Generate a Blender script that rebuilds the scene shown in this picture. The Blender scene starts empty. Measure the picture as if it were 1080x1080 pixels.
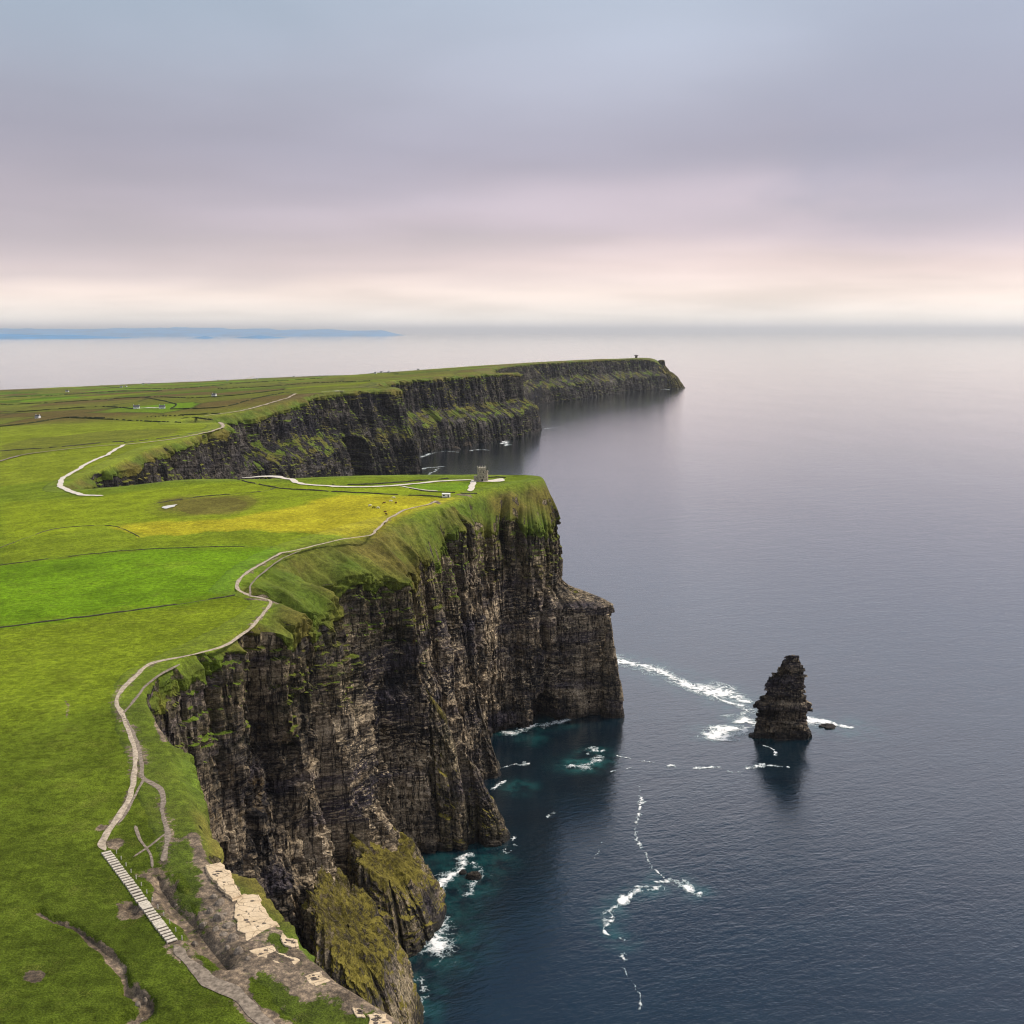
import bpy, math, random
import numpy as np
from mathutils import Vector
random.seed(7)
rng = np.random.default_rng(11)
C = bpy.context.scene.collection
SC = bpy.context.scene

# ------------------------------------------------------------------ camera numbers
F, H, PITCH = 1150.0, 316.0, math.radians(9.38)
CP, SP = math.cos(PITCH), math.sin(PITCH)

def ray(px, py):
    dx, dv = (px - 540) / F, (540 - py) / F
    return dx, CP + dv * SP, -SP + dv * CP

def at_z(px, py, z):
    X, Y, Z = ray(px, py)
    t = (z - H) / Z
    return X * t, Y * t

# ------------------------------------------------------------------ numpy noise
def _h(ix, iy, iz, seed):
    n = (ix.astype(np.int64) * 374761393 + iy.astype(np.int64) * 668265263
         + iz.astype(np.int64) * 2147483647 + seed * 1274126177) & 0xFFFFFFFF
    n = ((n ^ (n >> 13)) * 1274126177) & 0xFFFFFFFF
    n = ((n ^ (n >> 15)) * 2246822519) & 0xFFFFFFFF
    return (n ^ (n >> 16)) / 4294967295.0

def vn(x, y, z, seed=0):
    x, y, z = np.broadcast_arrays(np.asarray(x, float), np.asarray(y, float), np.asarray(z, float))
    ix, iy, iz = np.floor(x), np.floor(y), np.floor(z)
    fx, fy, fz = x - ix, y - iy, z - iz
    fx = fx * fx * (3 - 2 * fx); fy = fy * fy * (3 - 2 * fy); fz = fz * fz * (3 - 2 * fz)
    def c(a, b, d): return _h(ix + a, iy + b, iz + d, seed)
    x00 = c(0,0,0) * (1-fx) + c(1,0,0) * fx
    x10 = c(0,1,0) * (1-fx) + c(1,1,0) * fx
    x01 = c(0,0,1) * (1-fx) + c(1,0,1) * fx
    x11 = c(0,1,1) * (1-fx) + c(1,1,1) * fx
    return ((x00 * (1-fy) + x10 * fy) * (1-fz) + (x01 * (1-fy) + x11 * fy) * fz) * 2 - 1

def fbm(x, y, z, o=4, seed=0, g=0.5):
    a, s, t = 1.0, 0.0, 0.0
    for k in range(o):
        s = s + a * vn(x * 2**k + 13.7 * k, y * 2**k - 7.1 * k, z * 2**k + 3.3 * k, seed + k)
        t += a; a *= g
    return s / t

def sstep(a, b, x):
    t = np.clip((x - a) / (b - a), 0, 1)
    return t * t * (3 - 2 * t)

def inpoly(x, y, poly):
    poly = np.asarray(poly, float)
    r = np.zeros(x.shape, bool)
    x0, y0 = poly[:, 0].min(), poly[:, 1].min()
    x1, y1 = poly[:, 0].max(), poly[:, 1].max()
    sel = np.nonzero((x >= x0) & (x <= x1) & (y >= y0) & (y <= y1))[0] if x.ndim == 1 else None
    X, Y = (x[sel], y[sel]) if sel is not None else (x, y)
    q = np.zeros(X.shape, bool)
    n = len(poly)
    for i in range(n):
        ax, ay = poly[i]; bx, by = poly[(i + 1) % n]
        if ay == by: continue
        c = ((ay > Y) != (by > Y))
        if not c.any(): continue
        q ^= c & (X < (bx - ax) * (Y - ay) / (by - ay) + ax)
    if sel is not None:
        r[sel] = q
        return r
    return q

def crom(P, u):
    """Catmull-Rom through rows of P at float station numbers u"""
    P = np.asarray(P, float)
    n = len(P)
    i = np.clip(np.floor(u).astype(int), 0, n - 2)
    t = (u - i)[:, None]
    p0, p1, p2, p3 = P[np.maximum(i-1, 0)], P[i], P[i+1], P[np.minimum(i+2, n-1)]
    # softened tangents keep unequal spacing from looping
    d1 = np.linalg.norm(p2[:, :2] - p1[:, :2], axis=1)[:, None] + 1e-6
    d0 = np.linalg.norm(p1[:, :2] - p0[:, :2], axis=1)[:, None] + 1e-6
    d2 = np.linalg.norm(p3[:, :2] - p2[:, :2], axis=1)[:, None] + 1e-6
    m1 = 0.5 * (p2 - p0) * np.minimum(1, 2 * d1 / (d0 + d1))
    m2 = 0.5 * (p3 - p1) * np.minimum(1, 2 * d1 / (d2 + d1))
    t2, t3 = t * t, t * t * t
    return (2*t3 - 3*t2 + 1) * p1 + (t3 - 2*t2 + t) * m1 + (-2*t3 + 3*t2) * p2 + (t3 - t2) * m2

def polyline(pts, step):
    P = np.asarray(pts, float)
    u = np.linspace(0, len(P) - 1, max(60, 40 * len(P)))
    q = crom(P, u)
    s = np.concatenate([[0], np.cumsum(np.linalg.norm(np.diff(q, axis=0), axis=1))])
    t = np.linspace(0, s[-1], max(3, int(s[-1] / step) + 1))
    return np.stack([np.interp(t, s, q[:, k]) for k in range(q.shape[1])], 1)

# ------------------------------------------------------------------ the coast: edge | rock top | toe | shelf
ST = [  # xE yE   xR yR zR     xT yT     L   q0
 (60,-200,  64,-199,182,  80,-190, 0,.5),
 (35,40,    38,42,180,    58,60,   0,.5),
 (5,140,    8,142,184,    24,160,  0,.5),
 (-22,184,  -18.5,186,186, -6,208, 0,.5),
 (-36.6,198,-33,200,187,  -20,226, 0,.5),
 (-50,213.6,-46.5,216,187,-33,240, 0,.5),
 (-62.8,231.5,-59.5,234,187,-46,258,0,.5),
 (-73.4,245,-70,248,186,  -56,272, 0,.5),
 (-83,266,  -79,268,185,  -66,290, 0,.5),
 (-94,290,  -89,292,184,  -76,310, 0,.5),
 (-106,318, -100,319,184, -86,328, 0,.5),
 (-118,343, -114,342,185, -98,345, 0,.5),
 (-129,366, -125,366,185, -106,364,0,.5),
 (-133,392, -128,390,186, -106,386,0,.5),
 (-126,417, -121,415,187, -100,410, 0,.5),
 (-118,444, -112,441,187, -94,434, 0,.5),
 (-112,474, -103,469,186, -86,462, 0,.5),
 (-113,500, -98,495,181,  -72,490, .3,.75),
 (-134,516, -128,514,180, -113,514, 0,.5),
 (-138,530, -128,528,179, -110,534, 0,.5),
 (-138,545, -95,540,178,  -66,544, .2,.6),
 (-139,575, -94,568,177,  -66,570, .2,.7),
 (-135,612, -106,597,176,  -85,599, 0,.5),
 (-129,632, -100,616,175,  -82,616, .1,.4),
 (-112,668, -72,640,173,  -46,622, .2,.4),
 (-92,715,  -55,672,172,  -32,646, .2,.4),
 (-76,738,  -54,698,172,  -36,676, .1,.4),
 (-66,750,  -48,712,172,  -28,698, .1,.4),
 (-50,785,  -40,768,175,  -18,748, .1,.4),
 (-38,828,  -26,806,171,  -9,790,  .1,.4),
 (-12,880,  -10,838,165,  -5,826,  .1,.4),
 (10,905,   10,862,162,   16,846,  .1,.4),
 (20,920,   30,884,160,   46,856,  .3,.36),
 (24,932,   40,900,158,   72,866,  .72,.355),
 (25,938,   43,908,157,   90,873,  .8,.355),
 (24,945,   42,918,156,   88,892,  .8,.355),
 (18,952,   34,935,156,   62,925,  .5,.36),
 (5,960,    14,966,160,   36,985,  .1,.4),
 (-40,964,  -38,975,165,  -30,1010,0,.5),
 (-120,964, -117,975,168, -105,1010,0,.5),
 (-222,947, -218,958,168, -205,990,0,.5),
 (-293,960, -288,968,165, -270,1000,0,.5),
 (-348,950, -340,960,160, -320,990,0,.5),
 (-398,965, -388,972,168,-360,1010,0,.5),
 (-424,1030,-414,1035,167,-372,1050,0,.5),
 (-428,1158,-419,1158,168,-382,1165,.3,.3),
 (-442,1327,-432,1325,167,-388,1330,.3,.3),
 (-436,1436,-427,1440,168,-383,1450,.3,.3),
 (-428,1595,-419,1598,170,-375,1610,.2,.4),
 (-447,1680,-437,1692,168,-395,1700,.2,.4),
 (-525,1730,-515,1740,160,-470,1790,.5,.5),
 (-560,1850,-540,1850,155,-455,1850,.5,.4),
 (-510,1960,-485,1955,158,-400,1950,.5,.4),
 (-447,2135,-430,2122,170,-360,2110,.5,.42),
 (-400,2290,-390,2270,185,-335,2265,.4,.5),
 (-330,2380,-322,2355,187,-275,2330,.2,.5),
 (-262,2440,-252,2425,186,-208,2385,.2,.5),
 (-266,2500,-252,2500,184,-203,2425,.2,.5),
 (-330,2650,-318,2655,182,-275,2650,.4,.5),
 (-310,2900,-295,2900,183,-235,2860,.6,.5),
 (-190,3150,-175,3140,185,-110,3060,.6,.52),
 (-60,3370, -45,3350,187, 20,3280,  .7,.52),
 (10,3470,  25,3455,184,  84,3490,  .75,.52),
 (10,3560,  28,3570,180,  88,3580,  .75,.52),
 (-60,3700, -50,3710,175, -20,3740, .3,.5),
 (-80,4200, -65,4210,174, -20,4220, .3,.5),
 (0,4700,   20,4690,174,  110,4760, .6,.5),
 (120,5050, 140,5030,173, 230,5010, .6,.5),
 (300,5400, 318,5380,172, 400,5340, .5,.5),
 (480,5800, 500,5770,170, 590,5760, .6,.5),
 (720,6130, 735,6090,165, 810,6060, .6,.45),
 (790,6250, 830,6230,140, 920,6270, .5,.45),
 (830,6350, 880,6330,100, 975,6390, .3,.5),
 (830,6480, 870,6490,80,  960,6500, .3,.5),
 (700,6700, 710,6720,60,  740,6760, 0,.5),
 (200,7000, 210,7030,40,  220,7080, 0,.5),
 (-500,7300,-490,7330,26, -480,7370,0,.5),
 (-1000,7500,-1000,7540,18,-1000,7580,0,.5),
 (-1900,6650,-1910,6690,10,-1920,6730,0,.5),
 (-2600,5750,-2620,5790,9,-2640,5830,0,.5),
 (-3600,5000,-3620,5040,9,-3640,5080,0,.5),
 (-6500,4300,-6520,4340,9,-6540,4380,0,.5),
]
ST = np.array(ST, float)
NS = len(ST)

# ------------------------------------------------------------------ height of the plateau
CTL = [(-150,200,188.5),(-250,240,186),(-150,300,190),(-260,450,187),(-200,600,190),(-350,600,181),
       (-300,800,185),(-600,700,168),(-60,100,188),(-300,50,183),(-900,300,150),(-500,350,174),
       (-180,720,190.5),(-120,850,191),(-420,900,176),(-560,1150,166),
       (-600,1350,168),(-900,1300,152),(-1300,1200,135),(-2000,1000,100),(-900,1900,150),(-700,2500,162),
       (-500,3000,172),(-1200,3500,118),(-1500,2500,112),(-2500,3000,58),(-3500,3500,28),(-3500,2000,50),
       (-2000,4500,58),(-1000,4600,112),(-500,4200,150),(-1000,5400,92),(-200,5500,146),(300,6250,120),(-1500,6000,52),(-800,6500,70),
       (-6500,2000,30),(-6500,4200,11),(-6500,-300,60),(60,-300,184),(-1500,-200,130),(500,6500,95)]
IX = lambda x, y: int(np.argmin((ST[:, 0] - x)**2 + (ST[:, 1] - y)**2))
I_BACK, I_COVE, I_WALL, I_HAG, I_LOW = IX(-40,964), IX(-398,965), IX(-525,1730), IX(10,3560), IX(200,7000)
for k in range(1, NS):
    x, y = ST[k, 0], ST[k, 1]
    if k < I_BACK: z = 189.5 + 1.5 * min(1, y / 700)
    elif k < I_COVE: z = np.interp(x, [-348, -293, -222, -40], [181, 187, 188.5, 190.5])
    elif k < I_WALL: z = [176, 174, 175.5, 175.5, 175.5, 177, 177][k - I_COVE]
    elif k < I_HAG: z = np.interp(y, [1730, 1850, 1960, 2135, 2290], [174, 168, 170, 180, 190])
    elif k < I_LOW - 1: z = np.interp(y, [3560, 5400, 6130, 6300, 6480], [180, 177, 172, 165, 130])
    else: z = ST[k, 4] + 8
    CTL.append((x, y, z))
CTL = np.array(CTL, float)
_K = lambda d2: np.sqrt(d2 + 70.0**2)
_D2 = ((CTL[:, None, :2] - CTL[None, :, :2])**2).sum(-1)
_W = np.linalg.solve(_K(_D2) + 20.0 * np.eye(len(CTL)) * -1, CTL[:, 2] - 150)

def h_base(x, y):
    x = np.asarray(x, float); y = np.asarray(y, float)
    o = np.full(x.shape, 150.0)
    for (cx, cy, _), w in zip(CTL, _W):
        o += w * _K((x - cx)**2 + (y - cy)**2)
    return o

CARVE = []      # (polyline, half width, depth)
def dist_line(x, y, L, reach):
    d = np.full(x.shape, 1e9)
    L = np.asarray(L)
    sel = np.nonzero((x > L[:, 0].min() - reach) & (x < L[:, 0].max() + reach) &
                     (y > L[:, 1].min() - reach) & (y < L[:, 1].max() + reach))[0]
    if len(sel) == 0: return d
    X, Y = x[sel], y[sel]
    m = np.full(X.shape, 1e9)
    for a, b in zip(L[:-1], L[1:]):
        vx, vy = b[0] - a[0], b[1] - a[1]
        t = np.clip(((X - a[0]) * vx + (Y - a[1]) * vy) / (vx*vx + vy*vy + 1e-9), 0, 1)
        m = np.minimum(m, (X - a[0] - t * vx)**2 + (Y - a[1] - t * vy)**2)
    d[sel] = np.sqrt(m)
    return d

def h_tot(x, y):
    x = np.asarray(x, float).ravel(); y = np.asarray(y, float).ravel()
    z = h_base(x, y)
    z = z + 1.1 * fbm(x / 75, y / 75, 0, 3, 31)
    near = 1 - sstep(900, 1600, np.hypot(x, y))
    z = z + near * (0.28 * fbm(x / 9, y / 9, 0, 3, 41))
    for L, w, dep in CARVE:
        d = dist_line(x, y, L, w * 3)
        s = d < w * 2.5
        if s.any():
            ww = w * (1 + 0.5 * vn(x[s] / 6, y[s] / 6, 0, 77))
            z[s] -= dep * (1 - sstep(0.35 * ww, ww, d[s]))
    return z

def ground(px, py):
    X, Y, Z = ray(px, py)
    t = np.geomspace(120, 12000, 1400)
    zz = H + Z * t
    hh = h_base(X * t, Y * t)
    k = np.nonzero(zz < hh)[0]
    k = k[0] if len(k) else len(t) - 1
    a, b = t[max(k - 1, 0)], t[k]
    for _ in range(25):
        m = 0.5 * (a + b)
        if H + Z * m < h_base(np.array([X * m]), np.array([Y * m]))[0]: b = m
        else: a = m
    return X * b, Y * b

def gline(pts): return [ground(*p) for p in pts]

# eroded scars in the near grass (real gullies cut into the ground)
SCAR1 = polyline(gline([(41,960),(55,968),(80,978),(98,992),(115,1005),(128,1022),(134,1045)]), 2)
SCAR2 = polyline(gline([(134,1042),(152,1052),(158,1062),(146,1070),(132,1072)]), 2)
SCAR3 = polyline(gline([(134,952),(140,957),(139,962)]), 1)
SCAR4 = polyline(gline([(66,735),(72,745),(70,755)]), 1)
CUT = polyline(gline([(172,925),(185,950),(200,975),(222,1000),(240,1015)]), 2)
CARVE += [(SCAR1, 1.5, 1.0), (SCAR2, 2.2, 1.5), (SCAR3, 2.0, 1.2), (CUT, 2.6, 1.5)]

# ------------------------------------------------------------------ ground colours (grass, soil and fields, with foreground shade painted in)
def field_cells(x, y):
    a = math.radians(12)
    u = (x * math.cos(a) + y * math.sin(a)) / 210.0
    v = (-x * math.sin(a) + y * math.cos(a)) / 260.0
    u = u + 0.12 * vn(x / 300, y / 300, 0, 5); v = v + 0.12 * vn(x / 300, y / 300, 3, 6)
    iu, iv = np.floor(u), np.floor(v)
    d1 = np.full(u.shape, 9.0); d2 = d1.copy(); idd = np.zeros(u.shape)
    for a_ in (-1, 0, 1):
        for b_ in (-1, 0, 1):
            cu, cv = iu + a_, iv + b_
            pu = cu + 0.15 + 0.7 * _h(cu, cv, cu * 0, 3); pv = cv + 0.15 + 0.7 * _h(cu, cv, cu * 0, 4)
            d = np.maximum(np.abs(pu - u), np.abs(pv - v)) * .7 + .3 * np.hypot(pu - u, pv - v)
            idv = _h(cu, cv, cu * 0, 9)
            n = d < d1
            d2 = np.where(n, d1, np.minimum(d2, d)); idd = np.where(n, idv, idd); d1 = np.where(n, d, d1)
    return idd, d2 - d1

G_MID = np.array((0.118, 0.165, 0.010)); G_BRT = np.array((0.118, 0.215, 0.006)); G_YEL = np.array((0.33, 0.30, 0.016))
G_OLV = np.array((0.135, 0.150, 0.018)); G_BRN = np.array((0.115, 0.085, 0.025)); G_LIM = np.array((0.185, 0.235, 0.010))
G_SHADE = np.array((0.044, 0.062, 0.009))
REGION = []
def region(c, pts, soft=0): REGION.append((np.array(c), np.array(gline(pts)), soft))
region(G_LIM, [(0,530),(60,526),(100,523),(170,514),(260,508),(300,512),(440,513),(495,521),(380,528),(240,548),(116,554),(0,572)], 8)
region(G_YEL, [(116,554),(240,547),(300,536),(360,522),(460,524),(488,524),(440,538),(412,549),(398,560),(370,566),(250,560),(148,566)], 7)
region(G_LIM * .5 + G_MID * .5, [(0,572),(116,554),(148,566),(250,560),(370,566),(300,580),(285,578),(150,578),(0,596)])
region(G_BRT, [(-40,602),(0,596),(150,578),(300,577),(292,586),(271,598),(254,611),(251,628),(150,643),(0,663),(-40,668)], 8)
region(G_LIM * .5 + G_MID * .5, [(-40,668),(0,663),(150,643),(250,628),(270,629),(285,635),(278,647),(262,664),(235,682),(200,691),(160,700),(136,719),(124,737),(0,770),(-40,775)], 9)
region((0.13,0.22,0.012), [(430,511),(497,508),(497,517),(460,518),(440,515)])
region(G_BRN * .6 + G_OLV * .4, [(165,528),(185,523),(215,524),(262,522),(270,530),(255,541),(205,545),(170,541)], 10)
region(G_OLV, [(0,470),(30,463),(110,455),(190,452),(180,459),(110,467),(0,485)])

BARE = []
def bare(pts, w, k=.9): BARE.append((polyline(gline(pts), 3), w, k))

def albedo(x, y):
    x = np.asarray(x, float).ravel(); y = np.asarray(y, float).ravel()
    n1 = fbm(x / 60, y / 60, 0, 4, 51)[:, None]; n2 = fbm(x / 14, y / 14, 0, 3, 61)[:, None]
    col = G_MID + (G_LIM - G_MID) * np.clip(0.25 + 0.8 * n1, 0, 1) * .6
    r = np.hypot(x, y)
    # wild ground beyond the cove: patchwork of small fields
    far = (y > 1020 + 60 * vn(x / 200, 0, 0, 8)) & (r > 1060)
    if far.any():
        idd, e = field_cells(x[far], y[far])
        pal = np.array([G_BRT * .95, G_MID, G_OLV, G_LIM * .75, G_BRN * .9, G_MID * .7 + G_BRN * .3, G_OLV * .8, G_BRT * .55])
        c = pal[np.minimum((idd * 8).astype(int), 7)]
        rough = sstep(0.0, 0.35, fbm(x[far] / 500, y[far] / 350, 0, 3, 71))[:, None]
        c = c * (1 - .55 * rough) + (G_BRN * .75 + G_OLV * .1) * .55 * rough
        near_c = (1 - sstep(1900, 2300, r[far]))[:, None]
        big = G_LIM * .62 + G_OLV * .38
        c = c * (1 - near_c) + big * (1 + .25 * n1[far]) * near_c
        hed = (1 - sstep(0.02, 0.055, e))[:, None] * (1 - near_c)
        c = c * (1 - .75 * hed) + np.array((0.03, 0.035, 0.012)) * .75 * hed
        # heath along the cliff tops beyond
        heath = sstep(-380, -80, x[far] - (y[far] - 3300) * .12)[:, None] * sstep(2600, 3000, y[far])[:, None]
        c = c * (1 - .8 * heath) + (G_BRN * .8 + G_OLV * .3) * .8 * heath
        col[far] = c
    jx = x + 3 * vn(x / 15, y / 15, 0, 81); jy = y + 5 * vn(x / 15, y / 15, 5, 82)
    for c, P, soft in REGION:
        m = np.zeros(len(x))
        for q in range(5 if soft else 1):
            a_ = q * 2.4
            m += inpoly(jx + soft * q / 4 * math.cos(a_), jy + 2 * soft * q / 4 * math.sin(a_), P)
        m = (m / (5 if soft else 1))[:, None]
        col = col * (1 - m) + c * (1 + .22 * n1) * (1 + .15 * n2) * m
    # cloud shade and vignette painted into the foreground grass colour
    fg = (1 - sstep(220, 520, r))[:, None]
    col = col * (1 - .74 * fg) + G_SHADE * (1 + .3 * n1) * .74 * fg
    # cattle-grazed and rushy patches
    pt = sstep(.12, .5, n2)[..., 0] * sstep(-.1, .35, n1[..., 0])
    col = col * (1 - .3 * pt[:, None]) + G_OLV * .3 * pt[:, None]
    b = np.zeros(x.shape)
    for L, w, kk in BARE:
        d = dist_line(x, y, L, w * 3)
        s = d < 3 * w
        if s.any():
            ww = w * np.clip(1 + 1.2 * fbm(x[s] / 6, y[s] / 6, 0, 3, 91), .15, 2.2)
            b[s] = np.maximum(b[s], kk * (1 - sstep(.45 * ww, 1.2 * ww, d[s])))
    return col, b

bare([(41,960),(55,968),(80,978),(98,992),(115,1005),(128,1022),(134,1045)], 1.15, .85)
bare([(134,1042),(152,1052),(158,1062),(146,1070),(132,1072)], 2.0)
bare([(134,952),(140,957),(139,962)], 2.2)
bare([(34,1028),(40,1030)], 1.3)
bare([(106,872),(109,872)], 1.6)
bare([(67,735),(72,745),(70,756)], .6, .5)
bare([(160,920),(168,930),(180,948),(195,968),(215,995),(240,1012),(262,1020)], 2.8, .72)
bare([(165,928),(170,945)], 3.0)
bare([(228,940),(236,970),(248,990),(262,1000)], 5.5, .8)
bare([(262,1000),(290,1005),(320,1020),(345,1036)], 4.0, .72)
bare([(222,1034),(250,1025),(280,1012)], 3.2)
bare([(262,1005),(300,1028),(318,1050)], 2.4)
bare([(225,1032),(250,1046),(270,1065),(290,1085)], 3.0)
bare([(350,1040),(364,1052),(372,1064)], 1.6)
bare([(118,886),(124,892)], 1.8)
bare([(165,745),(168,760),(172,780)], 1.6)
bare([(205,880),(208,895),(212,910)], 2.0)
bare([(485,521),(494,522)], 4.0)
bare([(453,531),(460,528),(463,531)], 2.2)
bare([(292,978),(320,1003),(350,1026),(380,1050),(412,1073)], 3.2, .85)
bare([(222,912),(214,935),(222,955),(236,975)], 3.0, .8)
bare([(222,1034),(201,1013),(184,996)], 2.2, .62)
bare([(121,867),(135.5,841),(142.5,809),(139,777),(128.5,753),(123,737),(135.5,719),(160,700),(200,691),(235,682),(262,664),(278,647),(286,635)], 1.9, .6)
bare([(252,622),(253,612),(271,598),(296,584),(317,580),(360,570),(390,565),(397,560),(410,547.5),(427,538),(452,531.7)], 2.4, .58)
bare([(128.5,753),(141,774),(149.5,802),(151,820),(169,832),(172.5,855),(178,883),(172.5,908)], 1.5, .62)
bare([(262,632),(287,634),(295,638)], 1.6)

# ------------------------------------------------------------------ node helper
class NT:
    def __init__(s, tree): s.t = tree; s.n = tree.nodes; s.l = tree.links
    def node(s, typ, **kw):
        nd = s.n.new(typ)
        for k, v in kw.items(): setattr(nd, k, v)
        return nd
    def put(s, sock, v):
        if isinstance(v, bpy.types.NodeSocket): s.l.new(v, sock)
        elif v is not None:
            if hasattr(sock.default_value, '__len__') and not hasattr(v, '__len__'): v = (v,) * len(sock.default_value)
            if hasattr(sock.default_value, '__len__') and len(sock.default_value) == 4 and len(v) == 3: v = (*v, 1)
            sock.default_value = v
    def math(s, op, a, b=None, clamp=False):
        nd = s.node('ShaderNodeMath', operation=op, use_clamp=clamp)
        s.put(nd.inputs[0], a)
        if b is not None: s.put(nd.inputs[1], b)
        return nd.outputs[0]
    def vmul(s, a, b):
        nd = s.node('ShaderNodeVectorMath', operation='MULTIPLY'); s.put(nd.inputs[0], a); s.put(nd.inputs[1], b)
        return nd.outputs[0]
    def vadd(s, a, b):
        nd = s.node('ShaderNodeVectorMath', operation='ADD'); s.put(nd.inputs[0], a); s.put(nd.inputs[1], b)
        return nd.outputs[0]
    def noise(s, vec, scale=1, detail=4, rough=.55, dist=0, color=False):
        nd = s.node('ShaderNodeTexNoise'); s.put(nd.inputs['Vector'], vec)
        nd.inputs['Scale'].default_value = scale; nd.inputs['Detail'].default_value = detail
        nd.inputs['Roughness'].default_value = rough; nd.inputs['Distortion'].default_value = dist
        return nd.outputs['Color' if color else 'Fac']
    def rng(s, v, a, b, lo=0, hi=1):
        nd = s.node('ShaderNodeMapRange', interpolation_type='SMOOTHSTEP'); s.put(nd.inputs[0], v)
        nd.inputs[1].default_value = a; nd.inputs[2].default_value = b
        nd.inputs[3].default_value = lo; nd.inputs[4].default_value = hi
        return nd.outputs[0]
    def mix(s, f, a, b, blend='MIX'):
        nd = s.node('ShaderNodeMix', data_type='RGBA', blend_type=blend)
        s.put(nd.inputs[0], f); s.put(nd.inputs[6], a); s.put(nd.inputs[7], b)
        return nd.outputs[2]
    def ramp(s, f, stops, mode='LINEAR'):
        nd = s.node('ShaderNodeValToRGB'); s.put(nd.inputs[0], f)
        cr = nd.color_ramp; cr.interpolation = mode
        while len(cr.elements) < len(stops): cr.elements.new(.5)
        for e, (p, c) in zip(cr.elements, stops): e.position = p; e.color = (*c, 1)
        return nd.outputs[0]
    def attr(s, name, what='Fac'):
        return s.node('ShaderNodeAttribute', attribute_name=name).outputs[what]
    def bump(s, hgt, dist, strength=1, normal=None):
        nd = s.node('ShaderNodeBump'); s.put(nd.inputs['Height'], hgt)
        nd.inputs['Distance'].default_value = dist; nd.inputs['Strength'].default_value = strength
        if normal is not None: s.l.new(normal, nd.inputs['Normal'])
        return nd.outputs[0]

def new_mat(name):
    m = bpy.data.materials.new(name); m.use_nodes = True
    t = NT(m.node_tree)
    b = m.node_tree.nodes['Principled BSDF']
    b.inputs['Specular IOR Level'].default_value = 0.15
    b.inputs['Roughness'].default_value = 0.95
    return m, t, b

def plain(name, col, rough=.85, var=.35, scale=1.5, bump=.05):
    m, t, b = new_mat(name)
    P = t.node('ShaderNodeNewGeometry').outputs['Position']
    n = t.noise(P, scale, 5, .6)
    f = t.rng(n, .25, .75, 1 - var, 1 + var)
    t.put(b.inputs['Base Color'], t.mix(1.0, col, f, 'MULTIPLY'))
    b.inputs['Roughness'].default_value = rough
    t.put(b.inputs['Normal'], t.bump(n, bump))
    return m

def grass_nodes(t, P):
    """colour and height of grazed grass over bare soil, from the Col and bare attributes"""
    col = t.attr('Col', 'Color'); br = t.attr('bare')
    a = t.noise(P, .055, 5, .6); b = t.noise(P, .42, 5, .65); c = t.noise(P, 2.6, 3, .6); d = t.noise(t.vmul(P, (.16, .5, .3)), 1, 4, .6)
    f = t.math('MULTIPLY', t.rng(a, .3, .7, .78, 1.22), t.rng(b, .28, .72, .66, 1.36))
    f = t.math('MULTIPLY', f, t.rng(c, .28, .72, .6, 1.45))
    f = t.math('MULTIPLY', f, t.rng(d, .3, .7, .88, 1.12))
    g = t.mix(1.0, col, f, 'MULTIPLY')
    dry = t.math('MULTIPLY', t.rng(t.noise(P, .13, 6, .7), .52, .70), t.rng(c, .4, .65))
    g = t.mix(t.math('MULTIPLY', dry, .35), g, (.19, .165, .045))
    tus = t.math('MULTIPLY', t.rng(t.noise(P, .9, 4, .7), .56, .68), t.rng(a, .42, .58))
    g = t.mix(t.math('MULTIPLY', tus, .5), g, (.045, .065, .012))
    soil = t.ramp(t.noise(P, .8, 6, .7), [(.28, (.050, .043, .038)), (.5, (.170, .130, .095)), (.68, (.40, .30, .20))])
    soil = t.mix(1.0, soil, t.rng(t.noise(P, .11, 4, .6), .3, .7, .5, 1.35), 'MULTIPLY')
    k = t.rng(t.math('ADD', br, t.math('MULTIPLY', t.math('SUBTRACT', t.noise(P, .5, 6, .75), .5), 2.2)), .38, .62)
    k = t.math('MULTIPLY', k, t.rng(br, .02, .2))
    col = t.mix(k, g, soil)
    hgt = t.math('ADD', t.math('MULTIPLY', b, 1.0), t.math('MULTIPLY', c, .45))
    return col, hgt

def mat_grass():
    m, t, b = new_mat('grass_sward')
    P = t.node('ShaderNodeNewGeometry').outputs['Position']
    col, hgt = grass_nodes(t, P)
    t.put(b.inputs['Base Color'], col)
    b.inputs['Specular IOR Level'].default_value = 0.05
    t.put(b.inputs['Normal'], t.bump(hgt, .55))
    return m

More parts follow.
